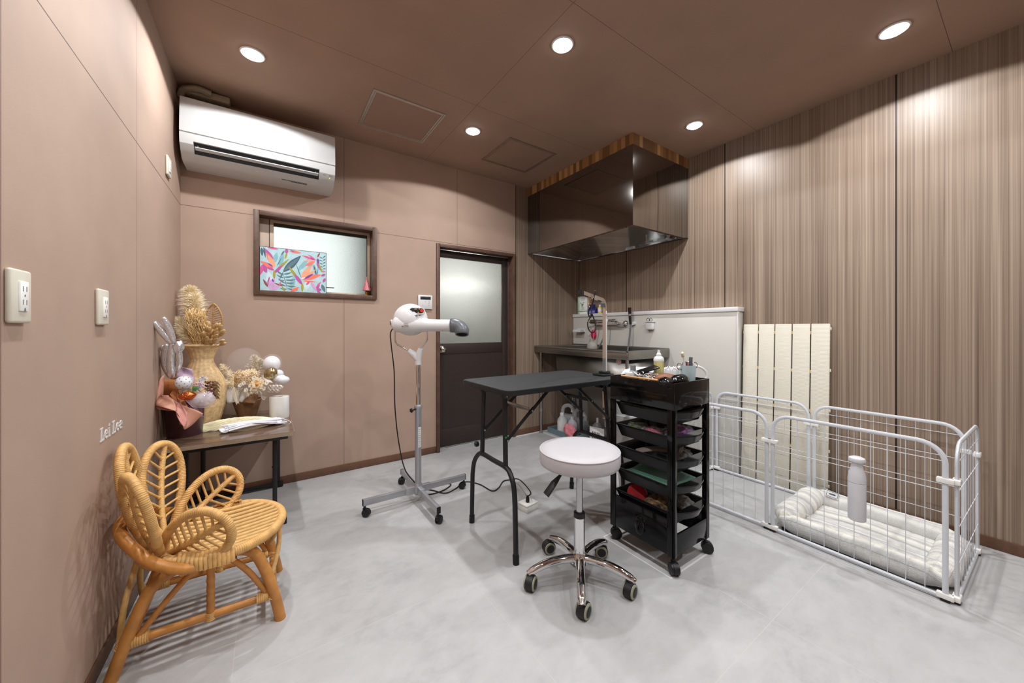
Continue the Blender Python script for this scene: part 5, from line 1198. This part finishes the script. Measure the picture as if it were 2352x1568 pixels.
M_pap = mat('salmon_paper', (200, 146, 124), .6, var=.03); M_pap2 = mat('caramel_paper', (184, 116, 66), .5, var=.03); M_pap3 = mat('mauve_paper', (178, 142, 158), .5, var=.03); M_pap4 = mat('plum_paper', (88, 54, 58), .4, var=.03)
def sheet(pts4, m, curl=.02, nu=14, nv=10, name='wrapping_paper'):
    a, b2, c, d = [V(p) for p in pts4]; n = (b2 - a).cross(d - a).normalized(); mb = MB()
    mb.grid(lambda u, v: (a.lerp(b2, u)).lerp(d.lerp(c, u), v) + n * curl * (math.sin(PI * u) * 1. + .5 * math.sin(5 * v + 3 * u)), nu, nv)
    return mb.build(name, m, bq, angle=80, solid=.0012)
sheet([B(362, 935, 1.98), B(415, 930, 1.94), B(412, 868, 2.0), B(370, 872, 2.02)], M_pap2, -.03)
sheet([B(357, 938, 1.91), B(371, 940, 1.92), B(379, 860, 1.98), B(363, 878, 1.94)], M_pap, .012)
sheet([B(357, 934, 1.93), B(398, 944, 1.90), B(392, 908, 1.93), B(368, 906, 1.94)], mat('rose_paper', (190, 128, 118), .5), .02)
sheet([B(392, 906, 1.93), B(402, 892, 1.98), B(448, 958, 1.95), B(440, 968, 1.92)], M_pap2, .012)
sheet([B(388, 910, 1.92), B(404, 944, 1.88), B(424, 984, 1.88), B(466, 952, 1.94)], M_pap, -.018)
sheet([B(358, 932, 1.89), B(404, 944, 1.88), B(400, 918, 1.92), B(364, 908, 1.92)], M_pap, .012)
sheet([B(404, 944, 1.90), B(424, 982, 1.87), B(434, 950, 1.92), B(410, 915, 1.93)], mat('rose_paper', (190, 128, 118), .5), .012)
sheet([B(412, 930, 1.92), B(412, 974, 1.93), B(424, 979, 1.95), B(456, 955, 2.0)], M_pap, .008)
sheet([B(404, 918, 1.98), B(414, 910, 2.0), B(458, 950, 1.98), B(450, 958, 1.96)], M_pap4, .01)
sheet([B(404, 908, 1.99), B(420, 898, 2.02), B(470, 958, 2.0), B(452, 948, 1.98)], M_pap3, .012)
sheet([B(404, 872, 2.06), B(446, 880, 2.08), B(444, 848, 2.1), B(416, 842, 2.08)], mat('lilac_film', (196, 168, 190), .3, alpha=.85), .02)
mb = MB(); mb.ball(B(422, 879, 1.97), .0385, n=26, m=18); wb = mb.build('dotted_balloon', mat('pearl_balloon', (222, 226, 232), .15, var=.01, coat=.5), bq)
mb = MB(); cc = B(422, 879, 1.97)
for i in range(46):
    z = 1 - 2 * (i + .5) / 46; a = i * 2.4; rr = math.sqrt(1 - z * z); nrm2 = V((rr * math.cos(a), rr * math.sin(a), z)); mb.lathe([(0, .0004), (.0028, .0003)], M=frame(cc + nrm2 * .0385, nrm2), n=8)
mb.build('gold_dots', mat('gold_print', (190, 150, 70), .3, metal=.8), wb)
tag0 = crumple(B(431, 909, 1.94), (.036, .024, .022), 4, .16, f=2).build('copper_balloon', mat('copper_foil', (206, 106, 58), .16, metal=1., bump=.4, bscale=120), bq, angle=80)
M_clear = mat('clear_balloon', (244, 242, 244), .03, alpha=.09, var=0, spec=1.)
MB().ball(B(466, 919, 1.99), (.056, .045, .042), n=30, m=20).build('clear_balloon', mat('pearly_clear_balloon', (232, 222, 228), .06, alpha=.42, var=0, spec=1.), bq)
mb = MB(); plume(mb, B(452, 930, 1.99), B(478, 905, 2.0), .03, 260, .04, wb=.002, seed=21); mb.build('white_feathers', mat('white_feather', (232, 226, 230), .8), bq)
mb = MB(); plume(mb, B(455, 900, 2.06), B(466, 868, 2.1), .03, 240, .035, wb=.002, seed=22); mb.build('white_feathers', mat('white_feather', (232, 226, 230), .8), bq)
rd = random.Random(4); mb = MB(); 
for i in range(26): MB().ball(B(rd.uniform(444, 490), rd.uniform(878, 905), 2.03 + rd.uniform(-.03, .04)), rd.uniform(.003, .006), n=8, m=6).build('berry', mat('berry_pink', (168, 70, 100), .5, var=.2, scale=80, rgb2=(226, 170, 190)), bq)
mb = MB()
for i in range(14): c = B(441 + i % 4 * 3, 890 + i // 4 * 3, 1.99); mb.strip([c, c + V((.008, 0, .006)), c + V((.014, .0, .002))], [.002, .005, .001], (0, -1, .3))
mb.build('green_leaves', mat('leaf_green', (96, 140, 84), .6), bq)
mb = MB()
for k in range(26):
    s = k / 25; c = B(470 + 22 * (k % 5) / 4, 876 + 40 * (k // 5) / 5, 2.08); mb.strip([c, c + (Rr * .020 - UPV * .010), c + (Rr * .034 - UPV * .022)], [.006, .007, .001], F_)
mb.build('banded_feather', [mat('feather_bands', (24, 22, 22), .7, var=0, rgb2=(206, 172, 124), scale=70, stretch=(1, 1, 1.6))], bq)

# dried flower arrangement with balloons --------------------------------
fa = thing('flower_arrangement', 'cream dried flower arrangement with white and gold balloons by the paper roll', 'flower arrangement', (-.115, 3.10, LTZ))
def A2(px, py, d): return at(px, py, d) - V(fa.location)
mb = MB(); mb.lathe([(0, 0), (.05, 0), (.065, .05), (.085, .12), (.08, .125), (.05, .02)], n=26); mb.build('kraft_pot', mat('kraft_paper', (140, 104, 74), .7, var=.05), fa)
dd = 2.52
MB().ball(A2(562, 832, dd), .103, n=36, m=24).build('clear_balloon', M_clear, fa)
M_wb = mat('white_balloon', (238, 238, 240), .18, var=.005, coat=.4)
mb = MB(); mb.ball(A2(624, 836, dd), (.054, .05, .058), n=28, m=18); mb.tube([A2(626, 850, dd), A2(634, 868, dd)], [.03, .006], n=12); mb.build('white_balloon', M_wb, fa, angle=80)
MB().ball(A2(624, 834, dd), .066, n=28, m=18).build('outer_balloon', M_clear, fa)
mb = MB(); mb.ball(A2(641, 869, dd - .03), (.044, .04, .03), n=24, m=16); mb.ball(A2(650, 872, dd - .03), (.04, .036, .026), n=24, m=16); mb.ball(A2(640, 858, dd - .03), (.03, .028, .028), n=24, m=16); mb.build('white_balloon', mat('matte_white_balloon', (226, 228, 232), .5), fa, angle=80)
mb = MB(); mb.ball(A2(622, 858, dd - .07), (.040, .036, .047), n=26, m=18, M=Matrix.Rotation(.4, 4, F_)); mb.build('gold_balloon', mat('gold_chrome_balloon', (190, 172, 130), .12, metal=.85), fa)
sheets2 = mat('white_tissue', (226, 224, 222), .5, alpha=.85, var=.02)
def sheet2(p4, m=sheets2, curl=.02):
    a, b2, c, d = [V(p) for p in p4]; n = (b2 - a).cross(d - a).normalized(); mb = MB()
    mb.grid(lambda u, v: (a.lerp(b2, u)).lerp(d.lerp(c, u), v) + n * curl * (math.sin(PI * u) + .4 * math.sin(4 * v + 2 * u)), 12, 10); mb.build('wrapping_sheet', m, fa, angle=80, solid=.001)
sheet2([A2(521, 928, 2.44), A2(545, 922, 2.42), A2(560, 892, 2.44), A2(504, 884, 2.46)]); sheet2([A2(548, 920, 2.42), A2(556, 925, 2.42), A2(575, 905, 2.43), A2(556, 890, 2.45)], curl=.012)
sheet2([A2(503, 886, 2.50), A2(545, 884, 2.48), A2(548, 872, 2.5), A2(515, 876, 2.52)], curl=.008); sheet2([A2(608, 918, 2.42), A2(604, 902, 2.44), A2(590, 896, 2.45), A2(612, 912, 2.44)])
sheet2([A2(604, 880, 2.42), A2(628, 880, 2.42), A2(612, 862, 2.44), A2(598, 862, 2.45)], mat('pale_organza', (226, 214, 204), .4, alpha=.8), .015)
sheet2([A2(556, 926, 2.43), A2(588, 926, 2.43), A2(592, 906, 2.45), A2(574, 904, 2.45)], mat('kraft_paper', (140, 104, 74), .7), .025)
M_crm = mat('cream_petal', (240, 220, 184), .8, var=.03); M_crm2 = mat('white_petal', (242, 236, 222), .8, var=.02)
rd_ = random.Random(77)
def bloom(c, r, rows, n, m, nrm=None, name='flower'):
    c = V(c); nz = (nrm or (-F_ + UPV * .35)).normalized(); Mx = frame(c, nz); mb = MB()
    for q in range(rows):
        rr = r * (1 - .28 * q); up2 = .25 * r + .18 * r * q
        for k in range(n):
            a = 2 * PI * (k + .5 * q) / n; p1 = Mx @ V((rr * .25 * math.cos(a), rr * .25 * math.sin(a), up2 * .4)); p2 = Mx @ V((rr * .7 * math.cos(a), rr * .7 * math.sin(a), up2)); p3 = Mx @ V((rr * math.cos(a), rr * math.sin(a), up2 * .8))
            jt = V((rd_.uniform(-1, 1), rd_.uniform(-1, 1), rd_.uniform(-1, 1))) * rr * .10; mb.strip([p1, p2 + jt * .6, p3 + jt], [rr * .10, rr * .23, rr * .12], nz + jt * 6)
    return mb.build(name, m, fa, angle=80)
dz = bloom(A2(592, 882, 2.36), .044, 2, 20, M_crm, name='daisy'); MB().ball(A2(592, 882, 2.345), (.014, .014, .013), n=16, m=10).build('daisy_centre', mat('daisy_yellow', (224, 160, 72), .8, bump=.4, bscale=300), dz)
rd = random.Random(9)
for i in range(9): bloom(A2(548 + (i % 5) * 11 + rd.uniform(-3, 3), 860 + (i // 5) * 10 + rd.uniform(-3, 3), 2.42 + rd.uniform(-.02, .02)), .034, 4, 11, M_crm, name='cream_bloom', nrm=-F_ + UPV * rd.uniform(-.2, .8) + Rr * rd.uniform(-.7, .7))
for px, py in ((552, 885), (566, 896), (576, 886), (560, 880), (584, 868), (613, 880), (580, 900), (606, 892)): bloom(A2(px, py, 2.38), .016, 2, 9, M_crm2, name='white_bloom')
mb = MB(); plume(mb, A2(590, 866, 2.47), A2(584, 818, 2.5), .035, 420, .05, seed=31); plume(mb, A2(590, 866, 2.47), A2(598, 826, 2.49), .03, 320, .045, seed=32); plume(mb, A2(580, 870, 2.47), A2(572, 838, 2.5), .03, 260, .04, seed=35); mb.build('pampas_tuft', mat('pampas_white', (226, 216, 196), .9), fa)
mb = MB(); plume(mb, A2(546, 880, 2.46), A2(508, 838, 2.5), .028, 420, .045, seed=33); plume(mb, A2(545, 884, 2.44), A2(502, 876, 2.45), .03, 380, .05, seed=34); mb.build('pampas_tuft', M_pamp, fa)
def fern(base, tip, wd, m, n=15):
    base, tip = V(base), V(tip); ax = tip - base; sd = ax.cross(F_).normalized(); mb = MB(); mb.tube([base, tip], .0012, n=5)
    for k in range(n):
        s = (k + 1) / (n + 1); w2 = wd * math.sin(PI * (1 - s * .85)) ** .5 * (1 - s * .6)
        for q in (-1, 1): p = base + ax * s; mb.strip([p, p + sd * q * w2 * .6 + ax * .05, p + sd * q * w2 + ax * .12], [.0022, .0026, .0006], F_)
    mb.build('fern_frond', m, fa)
fern(A2(536, 886, 2.40), A2(546, 926, 2.38), .03, M_crm2); fern(A2(512, 866, 2.45), A2(490, 905, 2.44), .026, M_crm2, 17); fern(A2(560, 892, 2.4), A2(572, 908, 2.38), .02, M_crm2, 9)
mb = MB()
for k in range(7): c = A2(618 + (k % 4) * 8, 888 + (k // 4) * 9, 2.42); mb.tube([c + (Rr * math.cos(t * .8) * .014 + UPV * math.sin(t * .8) * .011 + F_ * .002 * t) for t in range(9)], .006, n=6, flat=.2)
mb.build('ribbon_bow', mat('satin_ribbon', (222, 212, 200), .35, var=.03), fa)
crumple(A2(636, 890, 2.42), (.03, .02, .022), 17, .4, f=4).build('film_bag', M_bag, fa)
rd = random.Random(2); mb = MB()
for i in range(12): mb.ball(A2(rd.uniform(574, 592), rd.uniform(896, 902), 2.36), .004, n=8, m=6)
mb.build('white_berries', M_crm2, fa)

# paper roll, fur, ribbons ---------------------------------------------
M_tp = mat('tissue_paper', (234, 233, 230), .9, var=.01, bump=.08)
rl = thing('paper_roll', 'white paper roll standing at the right edge of the low table', 'paper roll', (.069, 2.957, LTZ))
MB().lathe([(.022, .002), (.058, 0), (.059, .003), (.059, .143), (.058, .146), (.024, .146), (.022, .143), (.022, .002)], n=40).build('paper_wound', M_tp, rl); MB().lathe([(.0215, .004), (.0215, .142), (.020, .142), (.020, .004), (.0215, .004)], n=24).build('core_tube', mat('card_core', (170, 150, 124), .8), rl)
M_fur = mat('cream_fur', (252, 242, 208), .9, var=.04)
mb = MB(); rd = random.Random(12); fc2 = V((-.15, 2.865, LTZ))
def fur_z(u, v): return .004 + .040 * max(0, math.sin(PI * u)) ** .5 * max(0, math.sin(PI * v)) ** .6
mb.grid(lambda u, v: V((-.19 + .38 * u, (-.065 + .13 * v) * (.55 + .45 * math.sin(PI * u)), fur_z(u, v))), 16, 10)
for i in range(8200):
    u, v = rd.random(), rd.random(); p = V((-.19 + .38 * u, (-.065 + .13 * v) * (.55 + .45 * math.sin(PI * u)), fur_z(u, v))); wv = .5 * noise.noise(V((u * 5, v * 3, 2)))
    d = V((-1, (v - .5) * .9 + wv + rd.uniform(-.12, .12), .16 + rd.uniform(-.08, .10))).normalized(); L3 = rd.uniform(.03, .06); q1 = p + d * L3 * .5; q2 = p + d * L3 + V((0, 0, -.014)); q1.z = max(q1.z, .002); q2.z = max(q2.z, .002)
    mb.strip([p, q1, q2], [.0009, .0008, .0002], UPV + V((rd.uniform(-.3, .3), rd.uniform(-.9, .1), 0)))
f = mb.build('fur_pelt', M_fur, angle=80); tag(f, 'cream long-haired fur piece lying across the low table', 'fur', fc2, rz=.12)
rbn = thing('ribbon_bundle', 'bundle of white cords and ribbon in film at the front of the low table', 'ribbon', (-.05, 2.735, LTZ), .22)
rd = random.Random(6); M_cw = mat('white_cord', (236, 236, 242), .6, var=.01); mb = MB()
for i in range(24):
    y = rd.uniform(-.042, .042); z = rd.uniform(.006, .036); mb.tube(spline([(-.16 + rd.uniform(-.015, .02), y * 1.3, z), (-.06, y * .8 + rd.uniform(-.01, .01), z + .006), (.03, y * .8, z + .004), (.11 + rd.uniform(-.02, .04), y * 1.2 + rd.uniform(-.01, .02), max(.005, z - .004))], 6), .0045, n=7)
for i in range(5): y = -.03 + i * .016; mb.tube(spline([(-.165, y, .010), (-.18, y + .005, .016), (-.165, y + .012, .018), (-.15, y + .004, .012)], 4, True), .0045, n=7, closed=True)
for i in range(7):
    y = -.04 + .013 * i; mb.strip(spline([(-.13 + .02 * (i % 3), y, .03), (-.06, y * .7 + .01, .042 - .003 * i), (.0, y * .6 - .01, .036), (.07 + .02 * (i % 2), y * 1.1, .02), (.14, y * 1.2, .008)], 5), [.007] * 21, UPV + V((0, .4 * math.sin(i * 2.), 0)))
mb.build('cord_bundle', M_cw, rbn)
mb = MB(); mb.tube(spline([(.05, .03, .02), (.12, .05, .03), (.165, .02, .012), (.175, -.03, .006), (.16, -.06, .005)], 6), .0018, n=6); mb.build('loose_cord', M_cw, rbn)
crumple((.10, .01, .018), (.06, .035, .017), 93, .5, f=4).build('film_wrap', M_bag, rbn); mb = MB(); mb.box((-.09, .02, .026), (-.02, .04, .03), .001); mb.build('paper_band', M_white, rbn)

# things on the window sill ----------------------------------------------
SZ = wz0 + .0105
pic = thing('canvas_print', 'canvas print of orange and pink tropical flowers standing on the window sill', 'picture', (wx0 + .012, YB + .015, SZ))
pw, ph = .452, .337
MB().box((0, .001, 0), (pw, .018, ph), .001).build('canvas_board', mat('canvas_edge', (46, 40, 42), .6), pic)
layers = []; PM = MB()
def shape(col, pts, lay):
    if col not in layers: layers.append(col)
    mb = PM; mb.m = layers.index(col); y = -.0003 - .000011 * lay
    mb.add([(.004 + (pw - .008) * min(1, max(0, x)), y, .004 + (ph - .008) * min(1, max(0, 1 - z))) for x, z in pts], [tuple(range(len(pts)))])
LAY = [0]
def leafp(col, x0, y0, x1, y1, wd, bend=0.):
    """pointed petal from (x0,y0) to (x1,y1) in picture fractions"""
    LAY[0] += 1; asp = pw / ph; dx, dy = (x1 - x0) * asp, y1 - y0; Ls = math.hypot(dx, dy); nx, ny = -dy / Ls, dx / Ls; top, bot = [], []
    for k in range(11):
        t = k / 10; wv = wd * math.sin(PI * t) ** .8 * (1.15 - .4 * t); cv = bend * math.sin(PI * t)
        cx3, cy3 = x0 * asp + dx * t + nx * cv, y0 + dy * t + ny * cv
        top.append(((cx3 + nx * wv) / asp, cy3 + ny * wv)); bot.append(((cx3 - nx * wv) / asp, cy3 - ny * wv))
    for k in range(10): shape(col, [top[k], top[k + 1], bot[k + 1], bot[k]], LAY[0])
PC = dict(bg=(176, 212, 218), bg2=(206, 226, 232), tealp=(134, 186, 196), slate=(92, 122, 134), slate2=(66, 98, 112), teal=(60, 140, 148), coral=(248, 122, 104), peach=(252, 164, 128), pink=(226, 92, 150), mag=(186, 84, 160), mauve=(206, 164, 208), viol=(108, 76, 164), olive=(166, 158, 52), rust=(150, 72, 62), white=(226, 236, 240))
shape('bg', [(0, 0), (1, 0), (1, 1), (0, 1)], 0)
for a in ((.20, .35, .24, .1, .05), (.28, .42, .33, .08, .05), (.55, .5, .72, .18, .05), (.62, .62, .82, .2, .04), (.15, .9, .12, .55, .07), (.45, .95, .5, .6, .05), (.68, .95, .72, .65, .06), (.85, .6, .8, .3, .04)): leafp('tealp' if a[4] < .06 else 'bg2', *a)
for a in ((.33, .55, .6, .12, .075), ): leafp('slate2', *a); leafp('slate', a[0] + .01, a[1] - .03, a[2] - .02, a[3] + .04, .04)
leafp('slate', .33, .55, .28, .72, .02)
for k in range(6):
    x, y = .33 + .012 * k, .60 + .065 * k; leafp('slate', x, y, x + .13 + .02 * (k % 3), y - .07 + .02 * k, .020, .015); leafp('slate', x, y + .02, x - .10 - .01 * (k % 2), y - .10 + .05 * (k % 3), .018, -.012)
leafp('slate2', .325, .56, .40, .98, .006)
for k in range(5): leafp('slate2', .95, .12 + .07 * k, .995, .06 + .08 * k, .012); leafp('slate', .95, .14 + .07 * k, .885, .10 + .08 * k, .012)
leafp('slate2', .02, .02, .03, .22, .03); leafp('slate2', .05, .0, .075, .25, .02); leafp('slate', .93, .78, .985, .98, .04); leafp('teal', .52, .32, .62, .72, .010); leafp('teal', .24, .42, .31, .20, .010); leafp('teal', .87, .35, .86, .62, .008); leafp('slate2', .80, .32, .85, .60, .018)
# left flower
leafp('mag', .19, .30, .06, .03, .045); leafp('coral', .21, .44, .08, .12, .05); leafp('peach', .21, .45, .11, .18, .055); leafp('coral', .19, .46, .0, .34, .045); leafp('viol', .18, .44, .10, .36, .018); leafp('coral', .2, .48, .02, .42, .02); leafp('mag', .2, .52, .08, .46, .03)
leafp('olive', .21, .56, .42, .22, .03); leafp('mag', .19, .60, .33, .38, .032); leafp('olive', .20, .52, .20, .74, .026); leafp('rust', .20, .68, .205, .78, .008)
# right flower
leafp('peach', .60, .68, .77, .33, .06); leafp('peach', .62, .68, .84, .42, .035); leafp('coral', .62, .70, .93, .54, .055); leafp('viol', .65, .68, .80, .53, .026); leafp('coral', .63, .73, .86, .73, .02); leafp('white', .60, .68, .67, .64, .018)
leafp('olive', .41, .40, .60, .78, .032); leafp('mag', .50, .58, .63, .84, .042); leafp('olive', .62, .78, .62, 1.0, .03)
# top middle, top right
leafp('coral', .42, .03, .61, .06, .035); leafp('viol', .44, .02, .50, .04, .012); leafp('mag', .385, -.02, .38, .12, .035); leafp('olive', .39, .08, .355, .24, .022); leafp('slate', .35, .04, .30, .16, .018)
leafp('pink', .84, .20, .61, .11, .030); leafp('pink', .83, .18, .70, .07, .016); leafp('viol', .81, .19, .74, .15, .014); leafp('peach', .83, .22, .63, .24, .02); leafp('coral', .82, .23, .66, .36, .038); leafp('viol', .86, .15, .88, .28, .03); leafp('mag', .85, .24, .90, .42, .028); leafp('olive', .88, .27, .94, .50, .02); leafp('rust', .86, .12, .90, .0, .018)
# lower magnolias
for a in (('mag', .04, .40, .09, .60, .05), ('pink', .03, .42, .0, .66, .04), ('mag', .12, .90, .13, .68, .03), ('rust', .11, .92, .04, .74, .025), ('mauve', .14, .95, .20, .70, .06), ('mauve', .15, .97, .28, .88, .06), ('mauve', .14, .98, .14, .72, .035), ('viol', .19, .80, .17, .72, .02), ('rust', .20, .82, .33, .88, .018), ('pink', .27, .88, .30, .76, .014), ('mag', .83, .90, .90, .80, .03), ('pink', .84, .86, .92, .72, .02), ('mag', .84, .92, .93, .92, .04), ('mag', .85, .96, .92, 1.0, .02), ('mauve', .82, .92, .76, .74, .035), ('mauve', .84, .96, .80, .78, .025), ('pink', .68, .82, .74, .72, .025), ('mag', .99, .52, .92, .58, .03), ('mag', .99, .62, .95, .74, .03), ('pink', .99, .46, .93, .46, .02), ('coral', .44, 1.0, .57, .88, .035), ('olive', .36, 1.0, .31, .88, .02), ('pink', .10, .0, .26, .02, .025)): leafp(*a)
PM.build('printed_canvas', [mat('print_' + k, PC[k], .5, var=.05, scale=30) for k in layers], pic, angle=30)
tr2 = thing('tree_ornament', 'small pink beaded cone tree on a gold foot at the right of the window sill', 'ornament', (.722, YB + .035, SZ))
M_pk = mat('pink_beads', (206, 128, 134), .35, metal=.2, var=.1, scale=120)
MB().lathe([(.0, .0), (.016, 0), (.018, .006), (.010, .012), (.014, .026), (.016, .034), (.010, .042), (0, .044)], n=20).build('gold_foot', mat('gold_paint', (204, 150, 40), .25, metal=.9), tr2)
mb = MB(); mb.lathe([(0, .044), (.034, .046), (.034, .05), (.0, .168)], n=24)
for k in range(90):
    s = (k + .5) / 90; a = k * 2.399; rr = .034 * (1 - s); mb.ball((rr * math.cos(a), rr * math.sin(a), .05 + .115 * s), .0042, n=7, m=5)
mb.build('beaded_cone', M_pk, tr2)
